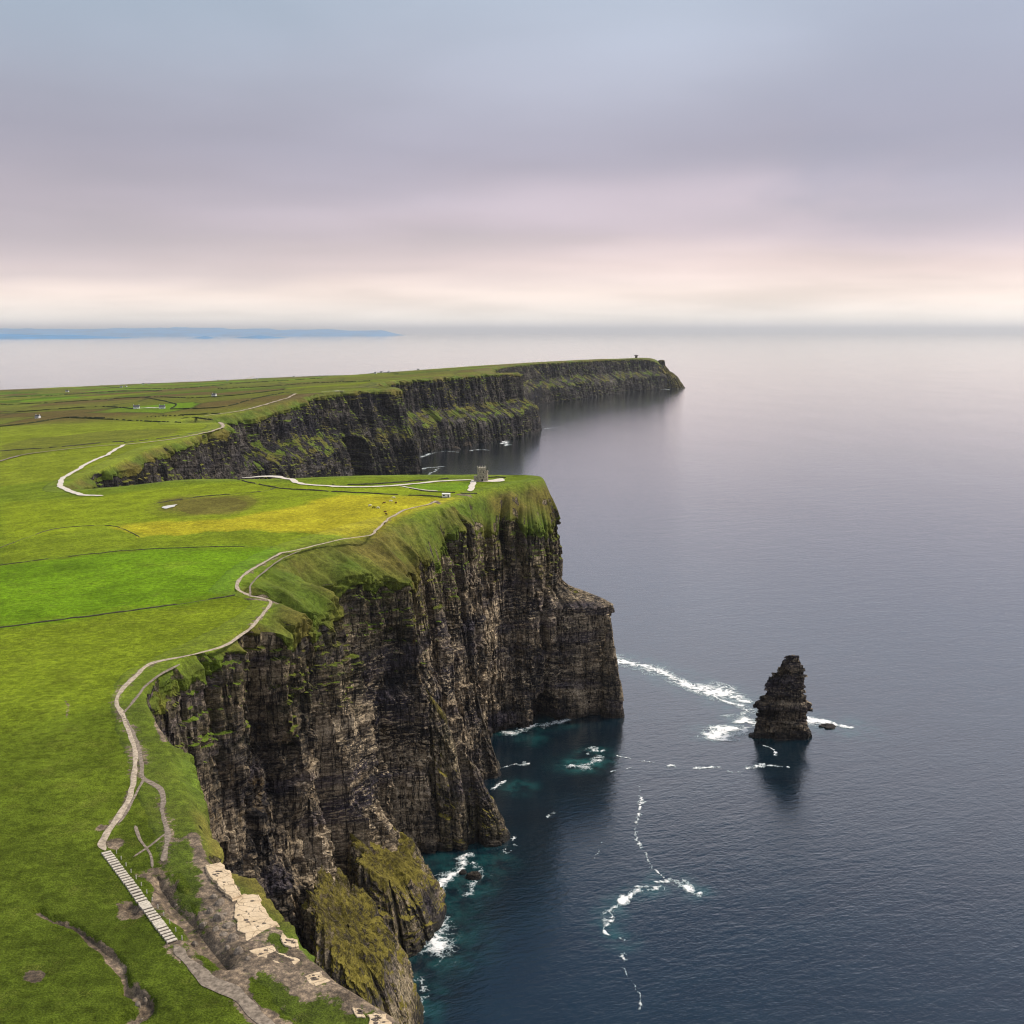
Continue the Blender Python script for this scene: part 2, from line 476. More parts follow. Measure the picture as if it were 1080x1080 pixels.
def mat_rock(name, warm=1.0, pale=1.0, scale=1.0, green=1.0, tint=(1, 1, 1), lie_t=(.42, .72, .58, .86)):
    m, t, b = new_mat(name)
    geo = t.node('ShaderNodeNewGeometry')
    P0 = geo.outputs['Position']
    P = t.vmul(P0, scale)
    sep = t.node('ShaderNodeSeparateXYZ'); t.l.new(geo.outputs['Normal'], sep.inputs[0])
    nz = sep.outputs[2]
    sp = t.node('ShaderNodeSeparateXYZ'); t.l.new(P0, sp.inputs[0])
    z = sp.outputs[2]
    warp = t.vmul(t.noise(P, .05, 3, .5, color=True), (0, 0, 3.0))
    Q = t.vadd(P, warp)
    st1 = t.noise(t.vmul(Q, (.045, .045, 1.5)), 1, 5, .65)
    st2 = t.noise(t.vmul(Q, (.03, .03, .34)), 1, 5, .6)
    ver = t.noise(t.vmul(P, (.55, .55, .045)), 1, 5, .65)
    blk = t.noise(t.vmul(P, (.35, .35, .8)), 1, 6, .7)
    big = t.noise(P, .022, 4, .6)
    fin = t.noise(P, 1.6, 4, .65)
    st0 = t.noise(t.vmul(Q, (.007, .007, .10)), 1, 4, .55)
    v = t.math('ADD', t.math('MULTIPLY', st1, .30), t.math('MULTIPLY', st2, .34))
    v = t.math('ADD', v, t.math('MULTIPLY', t.math('SUBTRACT', st0, .5), .55))
    v = t.math('ADD', v, t.math('MULTIPLY', ver, .30))
    def cells(vec, ch=0):
        nd = t.node('ShaderNodeTexVoronoi'); t.put(nd.inputs['Vector'], vec); nd.inputs['Scale'].default_value = 1
        sc_ = t.node('ShaderNodeSeparateColor'); t.l.new(nd.outputs['Color'], sc_.inputs[0])
        return sc_.outputs[ch], sc_.outputs[1], nd.outputs['Distance']
    wob = t.vmul(t.noise(P, .25, 3, .6, color=True), (3, 3, 2))
    b1, b1b, bd = cells(t.vmul(t.vadd(P, wob), (.30, .30, .62)))
    b2, b2b, bd2 = cells(t.vmul(t.vadd(P, wob), (.75, .75, 1.4)))
    v = t.math('ADD', v, t.math('MULTIPLY', blk, .30))
    v = t.math('ADD', v, t.math('MULTIPLY', t.math('SUBTRACT', b1, .5), .13))
    v = t.math('ADD', v, t.math('MULTIPLY', t.math('SUBTRACT', b2, .5), .09))
    v = t.math('ADD', v, t.math('MULTIPLY', fin, .16))
    v = t.math('ADD', v, t.math('ADD', t.math('MULTIPLY', big, .40), t.math('MULTIPLY', t.math('SUBTRACT', big, .5), .38)))
    c = t.ramp(t.math('MULTIPLY', v, .570), [(.385, (.007, .007, .010)), (.445, (.040, .036, .036)), (.495, (.106, .087, .067)), (.55, (.255, .198, .132)), (.63, (.54, .44, .31))])
    # ochre and rust streaks down the face
    och = t.math('MULTIPLY', t.rng(t.noise(t.vmul(P, (.12, .12, .02)), 1, 5, .65), .52, .66), t.rng(blk, .38, .62))
    c = t.mix(t.math('MULTIPLY', och, .5 * warm), c, (.17, .105, .030))
    # violet-grey beds
    vio = t.rng(t.noise(t.vmul(Q, (.012, .012, .06)), 1, 3, .5), .5, .62)
    c = t.mix(t.math('MULTIPLY', vio, .62), c, t.mix(1.0, (.075, .064, .085), t.rng(blk, .3, .7, .3, 1.6), 'MULTIPLY'))
    # pale weathered blocks on chosen beds
    pal = t.math('MULTIPLY', t.rng(t.noise(t.vmul(Q, (.05, .05, .8)), 1, 4, .6), .49, .56), t.rng(t.noise(P, .026, 5, .65), .40, .52))
    pal = t.math('MULTIPLY', pal, t.math('MAXIMUM', t.rng(b1b, .55, .72), t.math('MULTIPLY', t.rng(b2b, .6, .8), .8)))
    pal = t.math('MULTIPLY', pal, t.attr('pale'))
    c = t.mix(t.math('MULTIPLY', pal, .95 * pale), c, (.62, .50, .34))
    # moss and lichen on the upper beds
    mo = t.math('MULTIPLY', t.attr('moss'), t.rng(t.noise(P, .11, 6, .7), .36, .60))
    c = t.mix(t.math('MULTIPLY', mo, .62 * green), c, (.090, .082, .016))
    spk = t.noise(P, .75, 5, .75)
    c = t.mix(1.0, c, t.rng(spk, .34, .66, .5, 1.55), 'MULTIPLY')
    crk = t.noise(t.vmul(P, (.16, .16, .014)), 1, 4, .6)
    c = t.mix(t.math('MULTIPLY', t.rng(t.math('ABSOLUTE', t.math('SUBTRACT', crk, .5)), .006, .030, 1, 0), .85), c, (.008, .008, .009))
    # grass wherever soil can lie
    lie = t.math('MULTIPLY', t.rng(nz, lie_t[0], lie_t[1]), t.rng(t.math('ADD', t.math('MULTIPLY', t.attr('moss'), .6), t.noise(P, .07, 4, .65)), lie_t[2], lie_t[3]))
    gr = t.math('MAXIMUM', t.attr('grass'), t.math('MULTIPLY', lie, .9 * green))
    gr = t.rng(t.math('ADD', gr, t.math('MULTIPLY', t.math('SUBTRACT', t.noise(P, .35, 6, .7), .5), .9)), .38, .60)
    gc, gh = grass_nodes(t, P0)
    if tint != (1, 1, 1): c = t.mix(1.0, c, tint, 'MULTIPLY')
    c = t.mix(gr, c, gc)
    # wet black foot
    wet = t.rng(t.math('ADD', z, t.math('MULTIPLY', t.noise(P, .15, 4, .6), 6)), 5, 11, 1, 0)
    c = t.mix(t.math('MULTIPLY', wet, .8), c, (.012, .012, .013))
    t.put(b.inputs['Base Color'], c)
    t.put(b.inputs['Roughness'], t.rng(wet, 0, 1, .92, .55))
    hh = t.math('ADD', t.math('MULTIPLY', st1, .9), t.math('MULTIPLY', blk, .9))
    hh = t.math('ADD', hh, t.math('ADD', t.math('MULTIPLY', b1, .55), t.math('MULTIPLY', b2, .3)))
    hh = t.math('ADD', hh, t.math('MULTIPLY', ver, .8))
    hh = t.math('ADD', hh, t.math('MULTIPLY', fin, .3))
    hh = t.math('ADD', t.math('MULTIPLY', hh, t.math('SUBTRACT', 1.0, gr)), t.math('MULTIPLY', t.math('MULTIPLY', gh, .35 * scale), gr))
    t.put(b.inputs['Normal'], t.bump(hh, 1.6 / scale))
    return m

M = {}
M['grass'] = mat_grass()
M['rock'] = mat_rock('layered_cliff_rock')
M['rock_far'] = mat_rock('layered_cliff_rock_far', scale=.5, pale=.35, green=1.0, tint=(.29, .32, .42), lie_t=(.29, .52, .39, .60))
M['stack_rock'] = mat_rock('sea_stack_rock', warm=1.2, pale=.8, green=.15, tint=(.72, .71, .72))
M['path'] = plain('trodden_gravel', (.40, .33, .25), .95, .45, .9, .1)
M['trail'] = plain('worn_earth', (.22, .18, .14), .95, .5, 1.1, .1)
M['pale_path'] = plain('pale_flagstone_path', (.62, .56, .48), .9, .18, .5, .04)
M['tread'] = plain('pale_stone_tread', (.50, .45, .37), .9, .35, 2.5, .03)
M['riser'] = plain('dark_step_gap', (.075, .062, .05), .95, .3, 3, .03)
M['wall'] = plain('field_wall_stone', (.085, .078, .062), .95, .5, 1.2, .2)
M['hedge'] = plain('hedge_leaf', (.028, .036, .012), .95, .5, .6, .3)
def mat_slab():
    m, t, b = new_mat('sunbleached_sandstone')
    P = t.node('ShaderNodeNewGeometry').outputs['Position']
    vo = t.node('ShaderNodeTexVoronoi', feature='DISTANCE_TO_EDGE'); t.put(vo.inputs['Vector'], t.vadd(t.vmul(P, (.28, .42, .3)), t.vmul(t.noise(P, .4, 4, .6, color=True), .5))); vo.inputs['Scale'].default_value = 1
    c = t.ramp(t.noise(P, .35, 6, .7), [(.3, (.40, .30, .20)), (.45, (.60, .46, .30)), (.7, (.70, .56, .39))])
    c = t.mix(t.rng(t.noise(P, .9, 5, .75), .60, .70), c, (.26, .20, .15))
    c = t.mix(t.math('MULTIPLY', t.rng(vo.outputs['Distance'], .0, .010, 1, 0), .45), c, (.16, .125, .09))
    t.put(b.inputs['Base Color'], c)
    t.put(b.inputs['Normal'], t.bump(t.math('ADD', t.noise(P, 1.2, 5, .7), t.math('MULTIPLY', t.rng(vo.outputs['Distance'], 0, .03), .8)), .2))
    return m
M['slab'] = mat_slab()
M['rubble'] = plain('grey_rubble_rock', (.20, .165, .13), .95, .5, 1.6, .1)
M['pit'] = plain('slab_pit', (.13, .105, .085), .95, .3, 3, .02)
M['tower'] = plain('tower_masonry', (.34, .30, .235), .95, .45, .9, .2)
M['tower_trim'] = plain('tower_dressed_stone', (.40, .36, .29), .95, .3, 1.4, .1)  # paler stone for the parapets and window frames
M['void'] = plain('window_dark', (.012, .012, .012), .9, .2, 1, 0)
M['white'] = plain('white_paint', (.80, .80, .79), .6, .06, .7, 0)
M['slate'] = plain('roof_slate', (.09, .09, .10), .8, .3, 1, .02)
M['wool'] = plain('sheep_wool', (.72, .68, .58), 1, .2, 5, .03)
M['dark_hide'] = plain('dark_cattle_hide', (.03, .024, .02), .8, .3, 3, .01)
M['brown_hide'] = plain('brown_cattle_hide', (.12, .055, .025), .8, .3, 3, .01)
M['post'] = plain('pale_stone_post', (.55, .52, .45), .9, .2, 5, .01)
M['pond'] = plain('standing_water_stone', (.62, .60, .56), .4, .15, .4, 0)
M['farhill'] = plain('distant_hill', (.004, .23, .50), 1, .3, .0006, 0)  # blue of distance haze painted into the base colour

# ------------------------------------------------------------------ mesh helpers
def link_mesh(name, V, Fq, mat, smooth=True, parent=None, attrs=None):
    V = np.ascontiguousarray(V, np.float32).reshape(-1, 3)
    me = bpy.data.meshes.new(name)
    Fq = np.ascontiguousarray(Fq, np.int32)
    nf, k = Fq.shape
    me.vertices.add(len(V)); me.vertices.foreach_set('co', V.ravel())
    me.loops.add(nf * k); me.loops.foreach_set('vertex_index', Fq.ravel())
    me.polygons.add(nf)
    me.polygons.foreach_set('loop_start', np.arange(0, nf * k, k, dtype=np.int32))
    sm = np.full(nf, smooth) if np.isscalar(smooth) else np.asarray(smooth)
    me.polygons.foreach_set('use_smooth', sm.astype(bool))
    for an, av in (attrs or {}).items():
        av = np.asarray(av, np.float32)
        if av.ndim == 2:
            a = me.attributes.new(an, 'FLOAT_COLOR', 'POINT')
            a.data.foreach_set('color', np.concatenate([av, np.ones((len(av), 1), np.float32)], 1).ravel())
        else:
            a = me.attributes.new(an, 'FLOAT', 'POINT'); a.data.foreach_set('value', av.ravel())
    me.update(); me.validate()
    me.materials.append(mat)
    o = bpy.data.objects.new(name, me); C.objects.link(o)
    if parent: o.parent = parent
    return o

def grid_faces(n, m, wrap=False):
    i = np.arange(n - (0 if wrap else 1))[:, None]; j = np.arange(m - 1)[None, :]
    a = i * m + j; b = ((i + 1) % n) * m + j
    return np.stack([a, b, b + 1, a + 1], -1).reshape(-1, 4)

def tag(o, label, cat=None, group=None, kind=None):
    o['label'] = label
    if cat: o['category'] = cat
    if group: o['group'] = group
    if kind: o['kind'] = kind
    return o

def empty(name, loc, rz=0):
    o = bpy.data.objects.new(name, None); C.objects.link(o)
    o.location = loc; o.rotation_euler = (0, 0, rz); o.empty_display_size = .5
    return o

class MB:
    """collects boxes, prisms and quads into one mesh"""
    def __init__(s): s.v = []; s.f = []
    def poly(s, pts, faces):
        n = len(s.v); s.v += [tuple(p) for p in pts]; s.f += [tuple(n + i for i in f) for f in faces]
    def box(s, x0, x1, y0, y1, z0, z1):
        s.poly([(x0,y0,z0),(x1,y0,z0),(x1,y1,z0),(x0,y1,z0),(x0,y0,z1),(x1,y0,z1),(x1,y1,z1),(x0,y1,z1)],
               [(3,2,1,0),(4,5,6,7),(0,1,5,4),(1,2,6,5),(2,3,7,6),(3,0,4,7)])
    def cyl(s, cx, cy, r0, r1, z0, z1, n=16, ph=0):
        A = [(cx + r0*math.cos(ph+2*math.pi*k/n), cy + r0*math.sin(ph+2*math.pi*k/n), z0) for k in range(n)]
        B = [(cx + r1*math.cos(ph+2*math.pi*k/n), cy + r1*math.sin(ph+2*math.pi*k/n), z1) for k in range(n)]
        s.poly(A + B, [tuple(range(n-1,-1,-1)), tuple(range(n, 2*n))] + [(k, (k+1)%n, n+(k+1)%n, n+k) for k in range(n)])
    def build(s, name, mat, parent=None, smooth=False):
        me = bpy.data.meshes.new(name); me.from_pydata(s.v, [], s.f); me.update()
        if smooth: me.polygons.foreach_set('use_smooth', [True] * len(me.polygons))
        me.materials.append(mat)
        o = bpy.data.objects.new(name, me); C.objects.link(o)
        if parent: o.parent = parent
        return o

def copy_tree(o, parent=None):
    c = o.copy(); C.objects.link(c); c.parent = parent
    for ch in list(o.children): copy_tree(ch, c)
    return c

# ------------------------------------------------------------------ rock displacement
def rock_disp(s, z, x, y, amp=1.0, det=1.0, bed=1.0):
    """outward displacement of a bedded, jointed sea cliff; s runs along the coast"""
    d = 12.0 * (1 - 2.2 * np.abs(vn(s / 52, z / 420, 0, 101))) * .55
    d = d + 6.5 * (0.45 - np.abs(vn(s / 19 + .3 * vn(z / 60, s / 60, 0, 3), z / 150, 1.5, 102)))
    d = d + 1.5 * vn(s / 7.5, z / 60, 2.5, 103)
    zz = z + 2.2 * vn(x / 40, y / 40, 0, 104) + .05 * s
    # thick beds
    L1 = np.floor(zz / 9.0 + .35 * vn(x / 60, y / 60, 3, 105)); 
    d = d + 1.7 * bed * vn(s / 13 + L1 * 7.31, L1 * 3.7, 0, 106)
    # thin beds
    L2 = np.floor(zz / 2.4)
    d = d + 1.0 * det * bed * vn(s / 4.2 + L2 * 5.13, L2 * 2.9, 0, 107)
    # joints: blocks with their own offset
    blk = np.floor(s / 2.7 + .4 * vn(L1, s / 20, 0, 108))
    d = d + 1.1 * det * (_h(blk, L1, L1 * 0, 109) - .5) * 2
    blk2 = np.floor(s / 6.3 + .3 * L1)
    d = d + 1.6 * (_h(blk2, np.floor(zz / 21), L1 * 0, 110) - .5) * 2
    f1 = vn(s / 11, z / 170, 7.5, 112); f2 = vn(s / 24 + .2 * vn(z / 40, 0, 0, 5), z / 260, 8.5, 113)
    d = d - 4.2 * np.exp(-(f1 / .10)**2) * (.4 + .6 * (vn(s / 30, z / 70, 1, 114) > 0)) - 8.5 * np.exp(-(f2 / .10)**2)
    d = d + .5 * det * fbm(s / 1.9, z / 2.6, 0, 2, 111)
    return d * amp

# global arc length along the rock top
_uu = np.linspace(0, NS - 1, NS * 60)
_rr = crom(ST[:, 2:4], _uu)
_ss = np.concatenate([[0], np.cumsum(np.linalg.norm(np.diff(_rr, axis=0), axis=1))])

CAVES = [(-320, 2300, 40, 98, 200), (30, 846, 13, 24, 16)]   # x y halfwidth height depth
CAVE_S = []
_tt = crom(ST[:, 5:7], _uu)
for cx, cy, hw, hh, dp in CAVES:
    k = np.argmin((_tt[:, 0] - cx)**2 + (_tt[:, 1] - cy)**2)
    CAVE_S.append((_ss[k], hw, hh, dp))

EDGE_IN = []      # inner edge of the cliff mesh, bounds the grassland mesh
def cliff(name, u0, u1, ds, nslope, nrock, mat, label, amp=1.0, det=1.0, mlen=62):
    s0, s1 = np.interp([u0, u1], _uu, _ss)
    s = np.linspace(s0, s1, int((s1 - s0) / ds) + 2)
    u = np.interp(s, _ss, _uu)
    P = crom(ST, u)
    E, R, zR, T = P[:, 0:2], P[:, 2:4], P[:, 4], P[:, 5:7]
    L, q0 = np.clip(P[:, 7], 0, .9), P[:, 8]
    near_ = (1 - sstep(1000, 1100, np.hypot(R[:, 0], R[:, 1])))
    zR = zR + np.clip(np.linalg.norm(R - E, axis=1) / 14, .1, 1) * near_ * (6.5 * vn(s / 21, 0, 0, 208) + 4 * vn(s / 6.5, 0, 0, 209))
    out = T - R; out /= np.linalg.norm(out, axis=1)[:, None] + 1e-9
    r = np.linalg.norm(E, axis=1)
    w = 14 + 0.016 * np.maximum(0, r - 800)
    rows = []; Vx, Vy, Vz, kind, moss = [], [], [], [], []
    lift = .07 + .0003 * np.maximum(0, r - 700)
    hE = h_tot(E[:, 0], E[:, 1])
    # plateau strip
    for f in (1.0, .98, .72, .5, .25, .08):
        p = E - out * (w * f)[:, None]
        z = h_tot(p[:, 0], p[:, 1]) + (lift if f < .9 else (-1.2 if f == 1 else -.06))
        Vx.append(p[:, 0]); Vy.append(p[:, 1]); Vz.append(z); kind.append(np.full(len(s), 1.0)); moss.append(np.full(len(s), 1.0))
    amps = np.where(R[:, 1] < 1000, .3 + .7 * sstep(320, 470, R[:, 1]), 1.0)
    def disp(z):
        d = (rock_disp(s, z, R[:, 0], R[:, 1], amp, det) - 1.5) * amps
        for cs, hw, hh, dp in CAVE_S:
            if dp:
                e = ((s - cs) / (hw * (1 + .15 * vn(z / 9, 0, 0, 5))))**2 + np.maximum(0, z / hh)**4
                d = d - dp * (1 - sstep(.7, 1.05, e))
        return d
    dR = disp(zR)
    z0 = hE + lift
    for k in range(nslope):
        f = k / nslope
        p = E + (R - E) * f + out * (dR * f**2)[:, None]
        zl = z0 + (zR - z0) * (f**1.35)
        lump = (f * (1 - f) * 4)
        zl = zl + lump * np.minimum(1, np.linalg.norm(R - E, axis=1) / 20) * (4.2 * fbm(p[:, 0] / 15, p[:, 1] / 15, 0, 6, 201, .6) + 3.2 * (0.35 - np.abs(vn(s / 11 + .6 * f, f * 1.6, 0, 202))))
        Vx.append(p[:, 0]); Vy.append(p[:, 1]); Vz.append(zl)
        crag = sstep(.0, .26, vn(p[:, 0] / 9, p[:, 1] / 9, zl / 5, 215) + .35 * vn(s / 3, f * 9, 0, 216) - .15 + .45 * (f - .6)) * sstep(.18, .5, f) * np.clip(np.linalg.norm(R - E, axis=1) / 10, 0, 1)
        nar = 1 - np.clip((np.linalg.norm(R - E, axis=1) - 3) / 7, 0, 1)
        crag = np.maximum(crag, nar * sstep(.25, .7, f + .6 * fbm(s / 5, f * 2, 0, 3, 217)))
        kind.append(1 - .8 * crag); moss.append(np.full(len(s), 1.0))
    hi_n = 18 * vn(s / 25, 0, 0, 203) + 10 * vn(s / 7, 0, 0, 204)
    for k in range(nrock + 1):
        q = k / nrock
        z = zR * (1 - q)
        sh = (1 - L) * q**1.05 + L * sstep(q0 - .13 * (1 - .6 * near_), q0 + .13 * (1 - .6 * near_), np.full_like(s, q) + .05 * vn(s / 60, 0, 0, 207))
        # flare at the very foot
        p = R + (T - R) * sh[:, None] + out * disp(z)[:, None]
        Vx.append(p[:, 0]); Vy.append(p[:, 1]); Vz.append(z)
        below = zR - z
        g = 1 - sstep(1, 9, below - .45 * hi_n * min(1, mlen / 62))
        kind.append(np.clip(g, 0, 1)); moss.append(np.clip(1.0 - (below - .6 * hi_n) / mlen, 0, 1))
    p = R + (T - R) * 1.02 + out * disp(zR * 0 - 6)[:, None]
    Vx.append(p[:, 0]); Vy.append(p[:, 1]); Vz.append(np.full(len(s), -8.0)); kind.append(np.zeros(len(s))); moss.append(np.zeros(len(s)))
    X, Y, Z = (np.stack(a, 1) for a in (Vx, Vy, Vz))
    n, m = X.shape
    V = np.stack([X, Y, Z], -1).reshape(-1, 3)
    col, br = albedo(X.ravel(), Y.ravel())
    slope = np.zeros(m); slope[6:6 + nslope + 1] = np.linspace(0, 1, nslope + 1); slope[6 + nslope + 1:] = 1
    sl = np.tile(slope, n)
    wd = np.repeat(np.clip(np.linalg.norm(R - E, axis=1) / 14, 0, 1), m)
    rough = np.array((.112, .098, .020)) * (1 + .5 * fbm(X.ravel() / 11, Y.ravel() / 11, Z.ravel() / 11, 3, 205))[:, None]
    lush = np.clip(.5 + 1.4 * fbm(X.ravel() / 30, Y.ravel() / 30, Z.ravel() / 30, 3, 206), 0, 1)[:, None]
    rough = rough * (1 - lush) + np.array((.080, .118, .012)) * lush
    k = (sl * np.maximum(wd, .5))[:, None]
    k = np.clip(k * 2.5, 0, 1)
    col = col * (1 - k) + rough * k
    Z_ = V[:, 2]
    pal = sstep(15, 45, Z_) * (1 - sstep(120, 165, Z_)) * (0.25 + .75 * sstep(480, 560, V[:, 1]))
    fc = grid_faces(n, m)
    sm = (fc[:, 0] % m) < (6 + nslope)
    o = link_mesh(name, V, fc, mat, sm, attrs={'Col': col, 'bare': br * (1 - k[:, 0]), 'grass': np.stack(kind, 1).ravel(), 'moss': np.stack(moss, 1).ravel(), 'pale': pal})
    tag(o, label, kind='structure')
    inner = E - out * (w * .45)[:, None]
    EDGE_IN.append(inner[::max(1, int(8 / ds))])
    return o

cliff('sea_cliff', 1, I_BACK, .75, 26, 250, M['rock'], 'tall dark layered cliff face of the near headland dropping to the sea', 1.1)
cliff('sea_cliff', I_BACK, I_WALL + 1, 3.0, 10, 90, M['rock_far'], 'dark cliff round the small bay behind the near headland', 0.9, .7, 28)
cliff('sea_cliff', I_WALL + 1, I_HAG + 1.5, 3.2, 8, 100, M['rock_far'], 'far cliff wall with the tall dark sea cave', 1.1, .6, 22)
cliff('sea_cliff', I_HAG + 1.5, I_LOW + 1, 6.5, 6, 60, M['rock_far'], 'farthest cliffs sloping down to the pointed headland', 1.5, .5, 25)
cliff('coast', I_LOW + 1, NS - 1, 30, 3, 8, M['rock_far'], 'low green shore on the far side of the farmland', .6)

# ------------------------------------------------------------------ grassland sheet
LANDP = np.concatenate(EDGE_IN + [np.array([(-6600, 3000), (-6600, -300), (40, -300), (30, 0)])])
def grassland():
    a = np.radians(np.arange(-62, 24, .12))
    r = [75.0]
    while r[-1] < 9000: r.append(r[-1] * (1.0042 if r[-1] < 1500 else 1.0062))
    r = np.array(r)
    A, Rr = np.meshgrid(a, r, indexing='ij')
    X = (np.sin(A) * Rr).ravel(); Y = (np.cos(A) * Rr).ravel()
    poly = np.concatenate(EDGE_IN + [np.array([(-6600, 3000), (-6600, -300), (40, -300), (30, 0)])])
    ins = inpoly(X, Y, poly)
    n, m = A.shape
    f = grid_faces(n, m)
    f = f[ins[f].all(1)]
    used = np.zeros(len(X), bool); used[f.ravel()] = True
    idx = np.cumsum(used) - 1
    f = idx[f][:, ::-1]
    X, Y = X[used], Y[used]
    Z = h_tot(X, Y)
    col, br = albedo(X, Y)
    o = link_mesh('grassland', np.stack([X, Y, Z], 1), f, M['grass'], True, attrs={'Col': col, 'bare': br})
    tag(o, 'green grazed fields on the plateau above the cliffs', kind='structure')
grassland()

# ------------------------------------------------------------------ free-standing rock: lofted, bedded masses
def rock_mass(name, sections, mat, label, cat, seed=0, tilt=None, amp=1.0, n=200, rows=110, p=2.6, grass=0.0, group=None, kind=None, det=1.0, moss=0.2, pale=.3, rot=0, bed=1.0):
    """sections: (fraction-or-z, cx, cy, rx, ry); tilt=(z0, gx, gy) turns fractions into a sloping top"""
    S = np.array(sections, float)
    th = np.linspace(0, 2 * math.pi, n, endpoint=False)
    zf = np.linspace(S[0, 0], S[-1, 0], rows)
    X, Y, Z = [], [], []
    ct, sn = np.cos(th), np.sin(th)
    e = 2.0 / p
    ux, uy = np.sign(ct) * np.abs(ct)**e, np.sign(sn) * np.abs(sn)**e
    cr, sr = math.cos(rot), math.sin(rot)
    rm = S[:, 3:5].mean()
    for z in zf:
        cx, cy, rx, ry = (np.interp(z, S[:, 0], S[:, k]) for k in (1, 2, 3, 4))
        bx, by = rx * ux, ry * uy
        zz = z if tilt is None else max(z, 0) * tilt[0] + min(z, 0) * 20
        s_ = th * rm + seed * 531.7
        d = rock_disp(s_, np.full_like(th, zz), np.full_like(th, cx), np.full_like(th, cy), amp * min(1, (rx + ry) / 14), det, bed)
        rr = np.hypot(bx, by) + 1e-6
        # close the seam of the displacement where the angle wraps
        wr = sstep(0, .5, th) * (1 - sstep(5.78, 6.28, th))
        d = d * (0.15 + .85 * wr)
        k = np.maximum(.15, 1 + d / rr)
        bx, by = bx * k, by * k
        X.append(cx + bx * cr - by * sr); Y.append(cy + bx * sr + by * cr)
        Z.append(np.full_like(th, z))
    # cap
    cx, cy = S[-1, 1], S[-1, 2]
    for f in np.linspace(.97, .03, 30):
        X.append(cx + (X[rows - 1] - cx) * f); Y.append(cy + (Y[rows - 1] - cy) * f); Z.append(np.full_like(th, S[-1, 0]))
    X, Y, Z = (np.stack(a, 1) for a in (X, Y, Z))
    if tilt is not None:
        ztop = tilt[0] + tilt[1] * (X - S[0, 1]) + tilt[2] * (Y - S[0, 2])
        ztop = np.maximum(ztop, 4) + rm * .16 * fbm(X / (rm * .6), Y / (rm * .6), 0, 5, seed + 300) + .22 * rm * (.35 - np.abs(vn(Y / (.5 * rm) + .3 * vn(X / 9, Y / 9, 0, 4), X / (2.2 * rm), 0, seed + 310))) + .07 * rm * fbm(X / 3, Y / 3, 0, 4, seed + 320)
        Zt = np.where(Z > 0, Z * ztop, Z * 20)
    else:
        Zt = Z + sstep(.5, 1, (Z - Z.min()) / (Z.max() - Z.min())) * 1.5 * fbm(X / 4, Y / 4, 0, 3, seed + 300)
    nn, m = X.shape
    V = np.stack([X, Y, Zt], -1).reshape(-1, 3)
    f = grid_faces(nn, m, wrap=True)
    col = np.array((.125, .105, .020)) * (1 + .5 * fbm(V[:, 0] / 9, V[:, 1] / 9, V[:, 2] / 9, 3, 305))[:, None]
    gz = np.zeros((nn, m)); gz[:, rows - 4:] = grass
    o = link_mesh(name, V, f, mat, False, attrs={'Col': col, 'bare': np.zeros(len(V)), 'grass': gz.ravel(), 'moss': np.full(len(V), moss), 'pale': np.full(len(V), pale)})
    tag(o, label, cat, group, kind)
    return o

SX, SY = 211.5, 833
rock_mass('sea_stack', [(-5,SX,SY,26.5,21),(2.5,SX,SY,25.5,20),(4.5,SX,SY,24.5,19),(7,SX,SY,22.5,17.5),(15,SX,SY,22,17),(25,SX,SY,22.5,17.5),(27.5,SX,SY,21.5,16.5),
   (28.4,SX+1,SY,18,14),(33,SX+2,SY,17.5,13.5),(33.8,SX+2,SY,16.5,13),(40,SX+2,SY,16,12.5),(45,SX+2.5,SY,15,12),(47,SX+4.5,SY,12.8,10.5),(53,SX+6,SY,10.4,9),(57,SX+7.0,SY,9,8),(58.5,SX+8.5,SY,6.8,6),(63,SX+9.5,SY,5.4,5)],
   M['stack_rock'], 'tall dark layered sea stack standing alone in the open water', 'sea stack', seed=3, amp=1.0, n=420, rows=200, p=3.0, moss=.05, pale=1.0, det=1.5, bed=1.7)
G_OUT = 'rock outcrops at the foot of the near cliff'
rock_mass('rock_outcrop', [(-.2,-68,450,28,46),(.05,-68,450,27,45),(.5,-69,451,25,41),(.85,-71,453,21,36),(1,-74,455,17,30)], M['rock'],
   'grass-topped rock outcrop nearest the bottom edge under the cliff', 'rock outcrop', 11, (47,-1.0,.10), .9, 360, 130, 2.2, .52, G_OUT, moss=.55, rot=.15)
rock_mass('rock_outcrop', [(-.2,-62,545,25,37),(.05,-62,545,24.5,36),(.5,-63,545,23,34),(.85,-65,545,20,31),(1,-67,545,16,26)], M['rock'],
   'rounded golden-green rock outcrop beside the white foam at the cliff foot', 'rock outcrop', 12, (36,-.75,.12), .8, 340, 110, 2.3, .55, G_OUT, moss=.6, rot=-.1)
rock_mass('rock_outcrop', [(-.2,-41,640,17,15),(.05,-41,640,16,14),(.5,-43,641,14,12),(.85,-46,643,11,9),(1,-48,645,7,6)], M['rock'],
   'tall rock rib with golden top standing out from the middle of the cliff', 'rock outcrop', 17, (80,-1.5,0), .8, 260, 150, 2.4, .5, G_OUT, moss=.5, pale=.9)
rock_mass('rock_outcrop', [(-.2,-20,646,20,15),(.05,-20,646,19,14),(.4,-21,646,16,11),(.75,-24,647,11,7),(1,-27,648,6,3.5)], M['rock'],
   'pointed rock fin at the middle of the cliff foot with foam either side', 'rock outcrop', 13, (44,-1.1,0), .8, 280, 110, 2.1, .3, G_OUT, moss=.4)
rock_mass('rock_outcrop', [(-.2,-21,748,14,12),(.05,-21,748,13,11),(.4,-22,748,11,8),(.75,-25,748,8,5),(1,-28,748,4,2.6)], M['rock'],
   'slim triangular rock spire leaning on the cliff behind the larger fin', 'rock outcrop', 14, (52,-2.4,0), .7, 220, 110, 2.1, 0, G_OUT, moss=.2)
